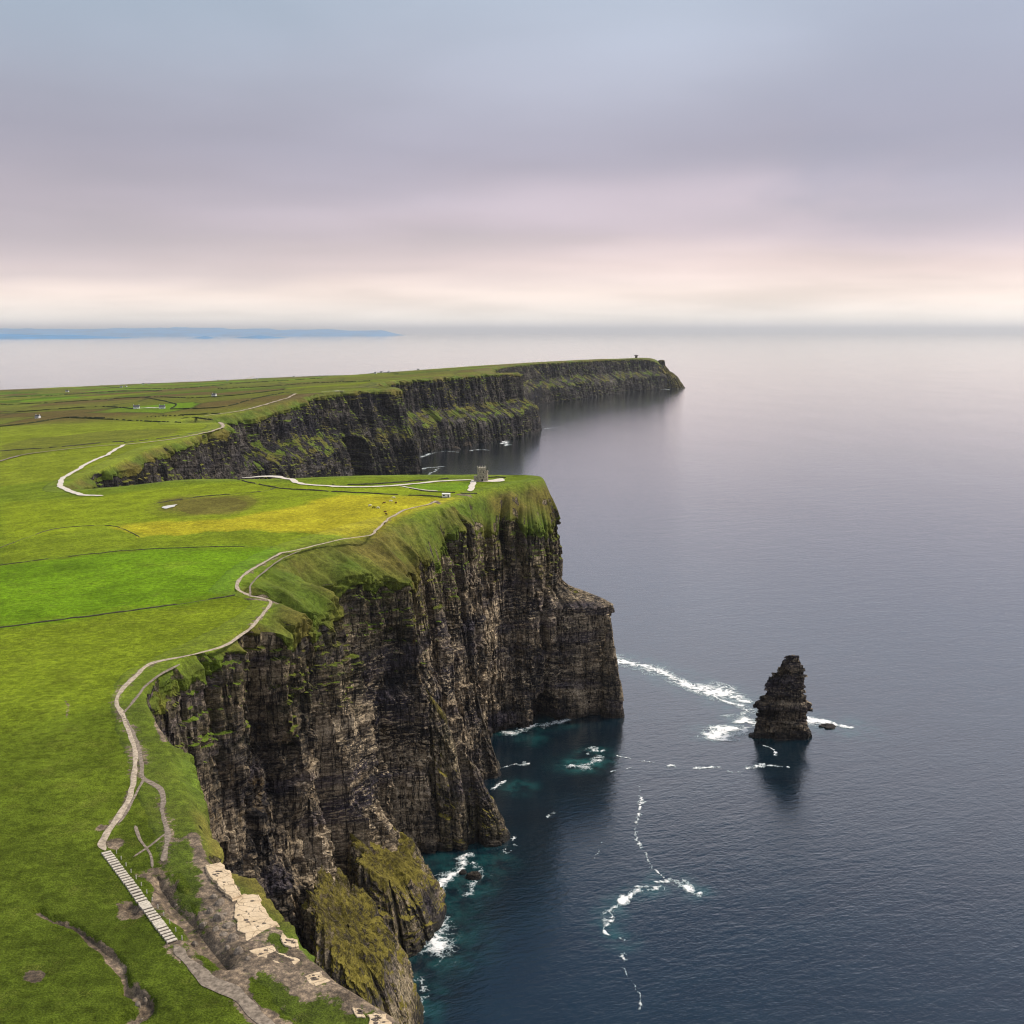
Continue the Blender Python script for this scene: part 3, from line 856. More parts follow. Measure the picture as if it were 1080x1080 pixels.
rock_mass('rock_outcrop', [(-.1,84,872,9,8),(.1,84,872,8,7),(.6,81,872,5.0,4.6),(.9,80,872,2.6,2.6),(1,80,872,1.2,1.2)], M['rock'],
   'thin rock horn on the seaward corner of the headland', 'rock outcrop', 16, (82,0,0), .45, 100, 130, 2.2, 0, G_OUT, moss=.1)
for i, (px, py, a, b_, hh, lab) in enumerate([
   (500,925,4.5,3.5,3.2,'dark boulder in the white foam below the near cliff'),
   (488,921,2.5,2.2,2.0,'small boulder close to the foot of the near cliff wall')]):
    x, y = at_z(px, py, 0)
    rock_mass('boulder', [(-2,x,y,a*1.1,b_*1.1),(.6,x,y,a,b_),(hh*.7,x,y,a*.8,b_*.75),(hh,x,y,a*.45,b_*.4)], M['stack_rock'], lab, 'boulder', 20+i, None, .15, 48, 20, 2.2, 0, 'boulders in the surf', moss=0, pale=0)
for i, (px, py, a, hh, lab) in enumerate([
   (493,472,14,26,'dark pointed islet rock off the far bay cliffs'),
   (481,474,12,9,'low dark islet rock just left of the pointed one'),
   (872,766,7,2.2,'low reef rock awash in foam right of the sea stack')]):
    x, y = at_z(px, py, 0)
    rock_mass('sea_rock', [(-3,x,y,a*1.15,a),(1,x,y,a,a*.85),(hh*.6,x,y,a*.62,a*.5),(hh,x,y,a*.2,a*.16)], M['stack_rock'], lab, 'sea rock', 30+i, None, .35, 60, 30, 2.2, 0, 'rocks standing in the sea', moss=0, pale=0)
hz = float(h_base(np.array([790.]), np.array([6240.]))[0])
rock_mass('headland_point', [(-.1,885,6300,108,120),(.05,885,6300,104,115),(.5,880,6300,96,105),(.9,872,6300,84,90),(1,865,6300,70,76)], M['rock_far'],
   'sloping green and grey point at the very end of the far headland', 'headland', 41, (98,-.62,0), 1.2, 160, 60, 2.3, .6, moss=.5, pale=0)
rock_mass('rock_stack', [(60,860,6290,50,40),(105,858,6290,36,30),(128,856,6290,17,15),(150,856,6290,14,12),(157,858,6290,8,8)], M['rock_far'],
   'squat rock knob on the far pointed headland right of the ruined tower', 'rock knob', 40, None, .8, 80, 60, 2.4, 0, moss=.2, pale=0)

# ------------------------------------------------------------------ pale bare rock ledges at the near cliff edge
def slab(pts, zoff, th, label, seed):
    W = [ground(*p) for p in pts]
    zc = float(np.mean(h_tot([w[0] for w in W], [w[1] for w in W]))) + zoff
    P = []
    for i in range(len(W)):
        a, b = W[i], W[(i + 1) % len(W)]
        for k in range(14):
            f = k / 14
            j = .85 * fbm((a[0]+(b[0]-a[0])*f)/2.2, (a[1]+(b[1]-a[1])*f)/2.2, 0, 4, seed, .6)
            P.append((a[0] + (b[0]-a[0]) * f + j, a[1] + (b[1]-a[1]) * f + float(j)))
    n = len(P)
    cx, cy = np.mean([p[0] for p in P]), np.mean([p[1] for p in P])
    mb = MB()
    rings = [(1.12, -th), (1.10, -th * .55), (1.09, -1.1), (1.045, -.95), (1.04, -.5), (1.0, -.42), (.99, -.03), (.95, .02), (.6, .06), (.25, .02), (.02, 0)]
    V = [(cx + (x - cx) * f, cy + (y - cy) * f, zc + dz) for f, dz in rings for x, y in P]
    Fc = []
    for r_ in range(len(rings) - 1):
        for k in range(n):
            Fc.append((r_*n + k, r_*n + (k+1) % n, (r_+1)*n + (k+1) % n, (r_+1)*n + k))
    mb.poly(V, Fc)
    o = mb.build('rock_ledge', M['slab'])
    tag(o, label, 'rock ledge', 'pale bare rock ledges on the cliff edge')
    for k in range(9):
        i = rng.integers(n); rr = rng.uniform(.1, .75)
        x = cx + (P[i][0] - cx) * rr; y = cy + (P[i][1] - cy) * rr
        m_ = 7; s_ = rng.uniform(.12, .42) * min(1, n / 40)
        ring = [(x + s_ * 1.7 * rng.uniform(.6, 1.2) * math.cos(6.28*q/m_), y + s_ * rng.uniform(.6, 1.2) * math.sin(6.28*q/m_), zc + .02) for q in range(m_)]
        top = [(x + (p_[0] - x) * .7, y + (p_[1] - y) * .7, zc + .16) for p_ in ring]
        pm = MB(); pm.poly(ring + top, [tuple(range(m_, 2 * m_))] + [(q, (q+1) % m_, m_ + (q+1) % m_, m_ + q) for q in range(m_)])
        pm.build('loose_stone', M['pit'], o)
    return o
slab([(218,913),(234,910),(243,922),(254,946),(243,950),(230,936),(221,924)], 0.7, 5, 'upper pale sandstone ledge at the cliff edge', 1)
slab([(247,953),(254,943),(272,943),(292,975),(279,981),(262,992),(252,982),(247,968)], 0.2, 6, 'largest pale sandstone ledge on the cliff edge below the upper one', 2)
slab([(297,985),(305,992),(313,993),(316,999),(306,1002),(298,997)], 0.4, 4, 'small pale sandstone block on the cliff edge past the largest ledge', 3)
slab([(262,1003),(285,997),(300,1004),(318,1012),(324,1025),(300,1022),(275,1013)], 0.02, 2, 'tan bare rock sheet between the largest ledge and the grass patch', 6)
slab([(318,1030),(338,1024),(349,1035),(332,1041)], 0.05, 2, 'smaller tan rock sheet further down the cliff edge', 7)
for i, (px, py, a) in enumerate([(226,945,.9),(232,952,1.3),(237,962,1.0),(231,968,1.5),(241,975,1.2),(228,978,.8),(236,984,1.1),(246,990,1.4),(222,960,.7),(214,972,.8),(186,948,.6),(178,940,.7),(205,988,.7),(252,1004,.9),(262,1012,.6),(240,998,.8),(145,1058,.5),(153,1050,.6),(150,1066,.6)]):
    x, y = ground(px, py); z = float(h_tot([x], [y])[0])
    rock_mass('loose_rock', [(z-.6,x,y,a*1.05,a*.85),(z+.1,x,y,a,a*.8),(z+.45*a,x,y,a*.8,a*.62),(z+.75*a,x,y,a*.35,a*.3)], M['rubble'], 'grey-brown loose rock on the eroded ground near the steps and ledges', 'rock', 50+i, None, .30, 8, 5, 2.3, 0, 'loose rocks on the eroded ground', moss=0, pale=0, rot=i)
slab([(372,1063),(382,1066),(384,1075),(376,1074)], 0.3, 3, 'tiny pale rock at the lower cliff edge', 4)
slab([(386,1072),(408,1070),(414,1084),(390,1086)], 0.3, 4, 'pale rock ledge cut by the bottom edge of the photo', 5)

# ------------------------------------------------------------------ paths
def strip(name, pts, w, mat, label, cat=None, group=None, kind='structure', lift=.15, wob=.75, seed=1, ends=True):
    L = polyline(gline(pts), 1.2)
    d = np.gradient(L, axis=0); d /= np.linalg.norm(d, axis=1)[:, None] + 1e-9
    nrm = np.stack([-d[:, 1], d[:, 0]], 1)
    s = np.arange(len(L)) * 1.2
    wl = w * .5 * (1 + wob * fbm(s / 7, 0, seed, 3, 400)); wr = w * .5 * (1 + wob * fbm(s / 7, 9, seed, 3, 401))
    off = .35 * w * fbm(s / 16, 4, seed, 2, 402)
    if ends:
        tp = np.minimum(1, np.minimum(s, s[-1] - s) / (w * 1.2) + .15); wl, wr = wl * tp, wr * tp
    cols = []
    for f in (-1, -.5, 0, .5, 1):
        p = L + nrm * (off + np.where(f < 0, wl * f, wr * f))[:, None]
        z = h_tot(p[:, 0], p[:, 1]) + lift + .00035 * np.maximum(0, np.hypot(p[:, 0], p[:, 1]) - 300) - (.04 if abs(f) == 1 else 0)
        cols.append(np.stack([p[:, 0], p[:, 1], z], 1))
    V = np.stack(cols, 1)
    o = link_mesh(name, V, grid_faces(V.shape[0], 5)[:, ::-1], mat, True)
    tag(o, label, cat, group, kind)
    return o
strip('footpath', [(300,1094),(285,1080),(267,1066),(246,1047),(222,1034),(201,1013),(184,996)], 2.7, M['trail'], 'grey earth path below the stone steps', seed=1)
strip('footpath', [(110,896),(105.5,890),(112,880),(121.5,867),(135.5,841),(142.5,809),(139,777),(128.5,753),(123,737),(135.5,719),(160,700),(200,691),(235,682),(262,664),(278,647),(286,635),(275,631),(262,629)], 1.65, M['path'], 'pale worn cliff path running up from the steps', seed=2)
strip('footpath', [(262,629),(252,622.6),(253,612),(271,598),(296,584),(317,580),(360,570),(390,565),(397,560),(410,547.5),(427,538),(452,531.7),(460,528)], 1.8, M['path'], 'pale worn cliff path curving along the grassy edge towards the tower', seed=3)
strip('footpath', [(190,700),(165,714),(151,726),(141,739),(130,752)], 1.2, M['trail'], 'narrow outer trail nearer the cliff edge', seed=4)
strip('footpath', [(128.5,753),(141,774),(149.5,802),(151,820),(169,832),(172.5,855),(178,883),(172.5,908)], 1.3, M['trail'], 'worn trail branching across the grass shelf', seed=5)
strip('footpath', [(151,820),(143,838),(134,855),(124,868)], .8, M['trail'], 'faint trail beside the pale path', seed=6)
strip('footpath', [(178,876),(165,886),(152,895),(140,903)], .7, M['trail'], 'faint trail crossing down to the steps', seed=7)
strip('footpath', [(143,870),(148,885),(158,900),(160,915)], .8, M['trail'], 'short muddy trail on the grass shelf', seed=8)
strip('footpath', [(264,630),(266,616),(281.5,601.5),(299,589),(317,581)], 1.1, M['trail'], 'inner shortcut trail beside the curving path', seed=9)
PW = 'pale paved paths around the tower'
strip('paved_path', [(255,504.5),(285,503),(306,505.5),(320,511.3),(356,514),(377,514.3),(410,513),(427,511),(460,508),(480,506.8),(499,506)], 5.5, M['pale_path'], 'long pale paved path leading to the stone tower', seed=10, wob=.1, lift=.35)
strip('paved_path', [(268,503.4),(285,502.6),(302,504)], 9, M['pale_path'], 'pale viewing terrace at the far end of the long path', seed=11, wob=.1, lift=.42)
strip('paved_path', [(422,512.5),(435,515),(447,517),(462,518)], 2.2, M['pale_path'], 'thin pale path below the green lawn', seed=12, wob=.1, lift=.3)
strip('paved_path', [(502,506.5),(499,510),(497.5,514),(497.5,518.5)], 5.0, M['pale_path'], 'short pale path running down from the tower', seed=13, wob=.05, lift=.4)
strip('plaza', [(499,508.5),(510,508.3),(524,508),(534,505.5)], 16, M['pale_path'], 'pale paved terrace around the stone tower', seed=14, wob=.15, lift=.3)
strip('paved_path', [(110,522.5),(86,522),(63.5,513),(70.5,502.5),(98.7,486.7),(113,480),(131,469.5)], 5.0, M['pale_path'], 'pale path looping round the head of the small bay', seed=15, wob=.1, lift=.4)
strip('footpath', [(-10,489),(0,487),(22,481),(55,476),(111,470.5),(131,469.5)], 5, M['trail'], 'stony track crossing the fields to the bay path', seed=16, lift=.5)
strip('footpath', [(131,469.5),(184,463),(222,455.5),(236,449.5),(231,446)], 5, M['path'], 'stony path along the far rim of the small bay', seed=17, lift=.5)
strip('footpath', [(215,439),(253,434),(280,427),(304,420),(313,415.5)], 6, M['path'], 'path climbing the green flank above the far cliff', seed=18, lift=.8)
strip('paved_path', [(340,414),(350,413.2),(362,413.4)], 14, M['pale_path'], 'pale viewing platform on the far cliff top', seed=19, lift=.8)
strip('footpath', [(352,410),(375,409),(400,409)], 6, M['path'], 'path on the far cliff top beyond the platform', seed=20, lift=.8)
strip('pool', [(172,537.5),(177,535),(186,532.5)], 9, M['pond'], 'pale shallow pool in the brown grass of the hill', seed=21, wob=.5, lift=.35)
strip('road', [(255,401),(262,399.5),(268,397)], 9, M['path'], 'small pale road through the distant fields', seed=22, lift=1.2)
strip('road', [(143,431.5),(155,431),(172,431)], 12, M['pale_path'], 'pale car park strip between distant fields', seed=23, lift=1.2)

# ------------------------------------------------------------------ stone steps
def steps():
    A, B = ground(111, 897), ground(182, 993)
    zA, zB = h_tot([A[0], B[0]], [A[1], B[1]])
    root = tag(empty('stairway', (A[0], A[1], zA)), 'long straight flight of pale stone steps on the grassy slope', 'stairway')
    dx, dy = B[0] - A[0], B[1] - A[1]
    Ln = math.hypot(dx, dy)
    root.rotation_euler = (0, 0, math.atan2(dy, dx))
    n = 36
    pitch = Ln / n
    for k in range(n):
        x = A[0] + dx * (k + .5) / n; y = A[1] + dy * (k + .5) / n
        z = float(h_tot([x], [y])[0]) - zA
        land = k in (22, 23, 29, 30)
        mb = MB()
        w = 1.15 * random.uniform(.93, 1.05)
        d0 = pitch * (.02 if land else .40)
        x0 = pitch * k + d0; x1 = pitch * (k + 1) - .01
        c = .03
        mb.poly([(x0,-w,z-.2),(x1,-w,z-.2),(x1,w,z-.2),(x0,w,z-.2),
                 (x0,-w,z+.36),(x1,-w,z+.36),(x1,w,z+.36),(x0,w,z+.36),
                 (x0+c,-w+c,z+.40),(x1-c,-w+c,z+.40),(x1-c,w-c,z+.40),(x0+c,w-c,z+.40)],
                [(3,2,1,0),(0,1,5,4),(1,2,6,5),(2,3,7,6),(3,0,4,7),(4,5,9,8),(5,6,10,9),(6,7,11,10),(7,4,8,11),(8,9,10,11)])
        mb.build('step', M['tread'], root)
    mb = MB()
    for k in range(n):
        x = A[0] + dx * (k + .5) / n; y = A[1] + dy * (k + .5) / n
        z = float(h_tot([x], [y])[0]) - zA
        mb.box(pitch * k, pitch * (k+1) - .004, -.98, .98, z - .4, z + .22)
    mb.build('step_bed', M['riser'], root)
    # guide posts beside the flight
    nx, ny = -dy / Ln, dx / Ln
    first = None
    for k in range(13):
        f = .05 + .95 * k / 12
        x = A[0] + dx * f + nx * 2.0; y = A[1] + dy * f + ny * 2.0
        z = float(h_tot([x], [y])[0])
        if first is None:
            mb = MB(); mb.cyl(0, 0, .13, .11, -.3, .85, 8); mb.cyl(0, 0, .11, .04, .85, .95, 8)
            o = mb.build('guide_post', M['post']); first = o
        else:
            o = first.copy(); C.objects.link(o)
        o.location = (x, y, z); o.rotation_euler = (0, 0, k)
        tag(o, 'short pale guide post standing beside the stone steps', 'post', 'guide posts beside the steps')
steps()

# ------------------------------------------------------------------ field walls and hedges
def bank(name, pts, w, h, mat, label, cat, group, seed=0, step=1.5):
    L = polyline(gline(pts), step)
    d = np.gradient(L, axis=0); d /= np.linalg.norm(d, axis=1)[:, None] + 1e-9
    nrm = np.stack([-d[:, 1], d[:, 0]], 1)
    s = np.arange(len(L)) * step
    cols = []
    hz = h * (1 + .35 * fbm(s / 4, 0, seed, 3, 500))
    gap = (vn(s / 9, 0, seed, 503) > .42)
    hz = np.where(gap, hz * .15, hz)
    for f, g in ((-1, -.4), (-.8, .75), (-.35, 1.0), (.35, 1.0), (.8, .72), (1, -.4)):
        p = L + nrm * (w * .5 * f * (1 + .2 * fbm(s / 3, f, seed, 2, 501)))[:, None]
        z = h_tot(p[:, 0], p[:, 1]) + np.where(g > 0, hz * g, g)
        cols.append(np.stack([p[:, 0], p[:, 1], z], 1))
    V = np.stack(cols, 1)
    o = link_mesh(name, V, grid_faces(V.shape[0], 6)[:, ::-1], mat, False)
    return tag(o, label, cat, group)
GW = 'low field walls on the plateau'
for i, (pts, w, h, lab) in enumerate([
  ([(-8,664),(60,655),(150,643),(248,629)], .7, .7, 'low dark field wall across the bright green foreground fields'),
  ([(-8,597),(70,587),(150,579),(288,577)], .6, .5, 'faint field wall at the upper edge of the bright green field'),
  ([(162,531),(190,527),(211,524),(274,519),(292,515)], .9, .8, 'low wall over the hill above the pale pool'),
  ([(250,506),(275,512),(300,516),(340,518.5),(393,521),(427,522),(470,524)], 1.0, 1.1, 'dark stone wall between the yellow field and the paved path'),
  ([(432,515),(447,517.8),(462,519),(480,519.5)], 1.0, 1.0, 'dark low wall under the lawn beside the tower'),
  ([(486,520),(493,520.3),(503,520)], 1.2, 1.2, 'short dark wall at the foot of the short tower path'),
  ([(350,512.3),(400,510.5),(440,507),(470,505),(498,503.4)], 1.0, 1.3, 'dark parapet wall along the far side of the long paved path'),
  ([(514,503.6),(524,503.2),(533,504.3)], 1.0, 1.2, 'parapet wall on the cliff edge right of the tower'),
  ([(148,566),(116,554),(60,557),(0,577)], .6, .5, 'faint wall edging the lower side of the hill field'),
  ([(0,476),(55,472),(111,467),(131,466)], 1.6, 1.3, 'long dry-stone wall beside the stony track'),
  ([(131,467),(184,460.5),(222,453.5),(238,447)], 1.4, 1.2, 'dry-stone wall along the far rim of the small bay')]):
    bank('stone_wall', pts, w * .8, h * .75, M['wall'], lab, 'stone wall', GW, i)
GH = 'dark hedges between the distant fields'
for i, pts in enumerate([
  [(0,450),(30,447),(70,441),(110,441)], [(70,441),(130,443),(190,446)], [(0,436),(60,432),(110,429),(140,431)],
  [(0,427),(50,425),(100,422),(150,419),(200,420)], [(0,419),(60,417),(120,413),(170,412)], [(110,408),(150,410),(200,409),(240,405)],
  [(180,432),(230,430),(260,423),(300,414)], [(150,419),(185,426),(180,432)], [(240,405),(290,402),(340,399)], [(200,420),(250,417),(300,411)],
  [(190,438),(215,437),(232,436)], [(230,410),(280,408),(330,404),(390,402)], [(300,398),(360,396),(420,394)], [(190,442),(205,441),(225,443)]]):
    bank('hedge', pts, 3.2, 1.9, M['hedge'], 'dark hedge line between distant green fields', 'hedge', GH, 60 + i, 6)

# ------------------------------------------------------------------ the stone tower on the headland
def tower():
    gx, gy = at_z(508, 506.5, 192)
    z = float(h_tot([gx], [gy])[0])
    root = tag(empty('stone_tower', (gx, gy, z + .3), math.radians(8)), 'squat crenellated stone tower on the tip of the near headland', 'tower')
    mb = MB(); w = 3.35
    mb.poly([(-w-.25,-w-.25,-.8),(w+.25,-w-.25,-.8),(w+.25,w+.25,-.8),(-w-.25,w+.25,-.8),(-w,-w,3),(w,-w,3),(w,w,3),(-w,w,3),(-w,-w,11.2),(w,-w,11.2),(w,w,11.2),(-w,w,11.2)],
            [(3,2,1,0),(0,1,5,4),(1,2,6,5),(2,3,7,6),(3,0,4,7),(4,5,9,8),(5,6,10,9),(6,7,11,10),(7,4,8,11),(8,9,10,11)])
    mb.build('wall', M['tower'], root)
    pr = MB(); a = w + .28
    pr.box(-a, a, -a, a, 11.2, 11.75)
    for k in range(4):
        c = -a + .45 + k * (2*a - .9) / 3
        pr.box(c-.45, c+.45, -a, -a+.4, 11.75, 12.7); pr.box(c-.45, c+.45, a-.4, a, 11.75, 12.7)
        if 0 < k < 3:
            pr.box(-a, -a+.4, c-.45, c+.45, 11.75, 12.7); pr.box(a-.4, a, c-.45, c+.45, 11.75, 12.7)
    pr.build('parapet', M['tower_trim'], root)
    t = MB(); t.cyl(w+.55, -1.2, 1.55, 1.45, -.8, 8.2, 18); t.cyl(w+.55, -1.2, 1.7, 1.7, 8.2, 8.7, 18)
    for k in range(6): 
        an = k * 1.047; t.cyl(w+.55+1.35*math.cos(an), -1.2+1.35*math.sin(an), .34, .34, 8.7, 9.4, 6)
    t.build('turret', M['tower'], root)
    an = MB(); an.box(-w-3.2, -w-.26, -2.4, 1.8, -.8, 4.6); an.build('annex', M['tower'], root)
    ap = MB()
    for k in range(3): ap.box(-w-3.2+k*1.1, -w-3.2+k*1.1+.65, -2.45, -2.05, 4.6, 5.3)
    ap.box(-w-3.3, -w-.27, -2.45, -2.1, 4.35, 4.6)
    ap.build('annex_parapet', M['tower_trim'], root)
    for x0, zz in ((-1.7, 7.4), (1.1, 7.4), (-1.7, 3.2), (1.1, 3.2)):
        fr = MB(); fr.box(x0-.5, x0+.5, -w-.34, -w+.1, zz-.25, zz+1.75); f = fr.build('window', M['tower_trim'], root)
        pn = MB(); pn.box(x0-.28, x0+.28, -w-.36, -w+.1, zz, zz+1.5); pn.build('pane', M['void'], f)
    d = MB(); d.box(-.6, .6, -w-.42, -w+.1, -.3, 2.1); d.build('door', M['void'], root)
tower()

def far_tower():
    gx, gy = at_z(670.5, 380, 158)
    x, y = 735., 6190.
    gx = (671 - 540) / F * (y * CP + 150 * SP); gy = y
    z = float(h_base(np.array([gx]), np.array([gy]))[0]) - 3
    root = tag(empty('ruined_tower', (gx, gy, z)), 'tiny ruined tower on the skyline of the far headland', 'tower')
    mb = MB(); mb.cyl(0, 0, 8.0, 6.5, -6, 19, 8, .39); mb.build('wall', M['riser'], root)
    mb = MB(); mb.cyl(0, 0, 7.2, 11.0, 19, 23, 8, .39)
    for k in range(8): mb.box(9*math.cos(k*.785)-1.8, 9*math.cos(k*.785)+1.8, 9*math.sin(k*.785)-1.8, 9*math.sin(k*.785)+1.8, 22.9, 25 + (k % 3))
    mb.build('parapet', M['riser'], root)
far_tower()

# ------------------------------------------------------------------ white cabin below the tower
def cabin():
    gx, gy = ground(470.5, 524)
    z = float(h_tot([gx], [gy])[0])
    r = tag(empty('cabin', (gx, gy, z + .3), math.radians(-6)), 'small white cabin beside the path end below the tower', 'cabin')
    b = MB(); b.box(-3, 3, -1.3, 1.3, 0, 2.6); b.build('wall', M['white'], r)
    rf = MB(); rf.poly([(-3.15,-1.45,2.6),(3.15,-1.45,2.6),(3.15,1.45,2.6),(-3.15,1.45,2.6),(-3.15,-1.45,2.72),(3.15,-1.45,2.72),(3.15,1.45,3.0),(-3.15,1.45,3.0)],
        [(3,2,1,0),(4,5,6,7),(0,1,5,4),(1,2,6,5),(2,3,7,6),(3,0,4,7)]); rf.build('roof', M['white'], r)
    d = MB(); d.box(1.4, 2.3, -1.33, -1.25, .1, 2.1); d.build('door', M['slate'], r)
    w = MB(); w.box(-2.2, -.8, -1.33, -1.25, 1.1, 2.0); w.build('window', M['void'], r)
    f = MB()
    f.box(-2.8, 2.8, -1.15, 1.15, -.6, -.003)
    f.build('plinth', M['slate'], r)
cabin()

# ------------------------------------------------------------------ animals
def beast(name, hide, sc, dark=None):
    """one continuous grazing body: barrel trunk, neck, lowered head, four jointed legs"""
    vs = [(0,0,.95),(.55,0,.98),(.85,0,1.0),(1.15,0,.82),(1.35,0,.55),(1.5,0,.38),(-.6,0,.98),(-.8,0,.9),
          (.55,.22,.6),(.57,.22,.3),(.55,.22,.03),(.55,-.22,.6),(.57,-.22,.3),(.55,-.22,.03),
          (-.65,.22,.62),(-.78,.22,.36),(-.72,.22,.03),(-.65,-.22,.62),(-.78,-.22,.36),(-.72,-.22,.03),(-.92,0,.6)]
    es = [(0,1),(1,2),(2,3),(3,4),(4,5),(0,6),(6,7),(1,8),(8,9),(9,10),(1,11),(11,12),(12,13),(6,14),(14,15),(15,16),(6,17),(17,18),(18,19),(7,20)]
    rad = [.36,.34,.24,.17,.15,.08,.33,.2,.13,.08,.07,.13,.08,.07,.15,.085,.07,.15,.085,.07,.04]
    me = bpy.data.meshes.new(name); me.from_pydata([Vector(v) * sc for v in vs], es, []); me.update()
    o = bpy.data.objects.new(name, me); C.objects.link(o)
    me.skin_vertices.new() if hasattr(me.skin_vertices, 'new') else None
    md = o.modifiers.new('skin', 'SKIN'); md.use_smooth_shade = True
    sub = o.modifiers.new('sub', 'SUBSURF'); sub.levels = 1; sub.render_levels = 1
    if not me.skin_vertices:
        import bmesh
        bm = bmesh.new(); bm.from_mesh(me); bm.verts.layers.skin.verify(); bm.to_mesh(me); bm.free()
    for k, sv in enumerate(me.skin_vertices[0].data):
        sv.radius = (rad[k] * sc, rad[k] * sc); sv.use_root = (k == 0)
    dg = bpy.context.evaluated_depsgraph_get()
    m2 = bpy.data.meshes.new_from_object(o.evaluated_get(dg))
    bpy.data.objects.remove(o)
    m2.name = name; m2.materials.clear(); m2.materials.append(hide)
    return m2
ME_W = beast('cow', M['wool'], 1.2); ME_D = beast('cow', M['dark_hide'], 1.2); ME_B = beast('cow', M['brown_hide'], 1.2)
GC = 'animals grazing the yellow field'
for px, py, me, rz, lab in [
   (390,534,ME_W,.3,'cream grazing cow at the left of the herd on the yellow field'),
   (394,536.2,ME_D,.1,'dark cow lying between two pale cows on the yellow field'),
   (399,536.4,ME_W,2.9,'cream cow in the middle of the yellow field herd, lower of the pale ones'),
   (405,531,ME_B,.6,'brown grazing cow left of a cream cow on the yellow field'),
   (412,529.2,ME_W,.2,'cream grazing cow in the upper part of the yellow field'),
   (415.5,525.7,ME_W,3.3,'cream cow farthest up the yellow field nearest the dark wall'),
   (417.5,531,ME_B,1.2,'brown cow right of the cream cows on the yellow field'),
   (406,540.5,ME_B,.9,'brown cow at the lower edge of the herd near the path'),
   (407.5,543,ME_B,2.2,'brown cow lowest in the field close to the path')]:
    x, y = ground(px, py)
    o = bpy.data.objects.new('cow', me); C.objects.link(o)
    o.location = (x, y, float(h_tot([x], [y])[0]) + .05); o.rotation_euler = (0, 0, rz)
    tag(o, lab, 'cow', GC)
for k in range(10):
    px = 155 + k * 4.2 + random.uniform(-1, 1); py = 440 - .12 * k + random.uniform(-.4, .4)
    x, y = ground(px, py)
    o = bpy.data.objects.new('cow', ME_D); C.objects.link(o)
    o.location = (x, y, float(h_tot([x], [y])[0])); o.rotation_euler = (0, 0, random.uniform(0, 6)); o.scale = (1.7, 1.7, 1.7)
    tag(o, 'dark cow in a line across a distant green field', 'cow', 'dark cattle on the distant field')

# ------------------------------------------------------------------ farmhouses, far fields
def house():
    r = empty('farmhouse', (0, 0, 0))
    w = MB()
    w.poly([(-7,-4,-2),(7,-4,-2),(7,4,-2),(-7,4,-2),(-7,-4,5),(7,-4,5),(7,4,5),(-7,4,5),(-7,0,8.4),(7,0,8.4)],
           [(3,2,1,0),(0,1,5,4),(2,3,7,6),(1,2,6,9,5),(3,0,4,8,7)]); w.build('wall', M['white'], r)
    f = MB()
    f.poly([(-7.4,-4.4,4.75),(7.4,-4.4,4.75),(7.4,0,8.65),(-7.4,0,8.65),(-7.4,4.4,4.75),(7.4,4.4,4.75),(-7.4,0,9.0),(7.4,0,9.0),(-7.4,-4.4,5.1),(7.4,-4.4,5.1),(-7.4,4.4,5.1),(7.4,4.4,5.1)],
           [(3,2,1,0),(2,3,4,5),(8,9,7,6),(6,7,11,10),(0,1,9,8),(5,4,10,11),(1,2,7,9),(2,5,11,7),(3,0,8,6),(4,3,6,10)])
    rf = f.build('roof', M['slate'], r)
    for x in (-6.2, 6.2):
        c = MB(); c.box(x-.5, x+.5, -.6, .6, 8.2, 10.4); c.build('chimney', M['white'], rf)
    for x in (-4.5, -1.8, 1.8, 4.5):
        g = MB(); g.box(x-.55, x+.55, -4.05, -3.9, 1.4, 3.2); g.build('window', M['void'], r)
    d = MB(); d.box(-.55, .55, -4.05, -3.9, -.5, 2.1); d.build('door', M['slate'], r)
    return r
H0 = house()
HS = [(151,401,1.4,'white farmhouse on the skyline at the far left fields'),(157,401.2,1.0,'second white farmhouse beside the skyline one at the left'),
 (71,413.5,1.5,'white farmhouse alone among the leftmost distant fields'),(128,408.5,1.3,'grey-white farmhouse left of its close neighbour in the left fields'),(133,408,1.2,'farmhouse with close neighbour on its left in the left fields'),
 (144,431,1.4,'low building at the left end of the pale car park strip'),(171,431,1.3,'white building at the right end of the pale car park strip'),(230,396.2,1.2,'white farmhouse on the skyline left of centre fields'),(240,402,1.2,'farmhouse in dull fields left of the small road'),
 (271,396.5,1.2,'white farmhouse at the top of the small pale road'),(310,393,1.5,'bright white farmhouse on the middle of the skyline'),(337,391.5,1.2,'farmhouse among the skyline fields beyond the far cliff'),
 (396,389,1.2,'leftmost white farmhouse of the skyline row over the heath'),(402,388.8,1.3,'middle white farmhouse of the skyline row over the heath'),(410,388.5,1.1,'rightmost white farmhouse of the skyline row over the heath'),
 (226,418,1.3,'farmhouse low among dark hedges behind the bay'),(40,441,1.2,'isolated white shed in the near left distant field'),(441,387.5,1.2,'white farmhouse on the skyline far right over the heath')]
for i, (px, py, sc, lab) in enumerate(HS):
    o = H0 if i == 0 else copy_tree(H0)
    for _ in range(20):
        x, y = ground(px, py)
        if math.hypot(x, y) < 8500 and inpoly(np.array([x]), np.array([y]), LANDP)[0]: break
        py += .5
    sc *= .62
    o.location = (x, y, float(h_tot([x], [y])[0])); o.rotation_euler = (0, 0, random.uniform(-.5, .5)); o.scale = (sc, sc, sc)
    tag(o, lab, 'farmhouse', 'scattered farmhouses in the distant fields')

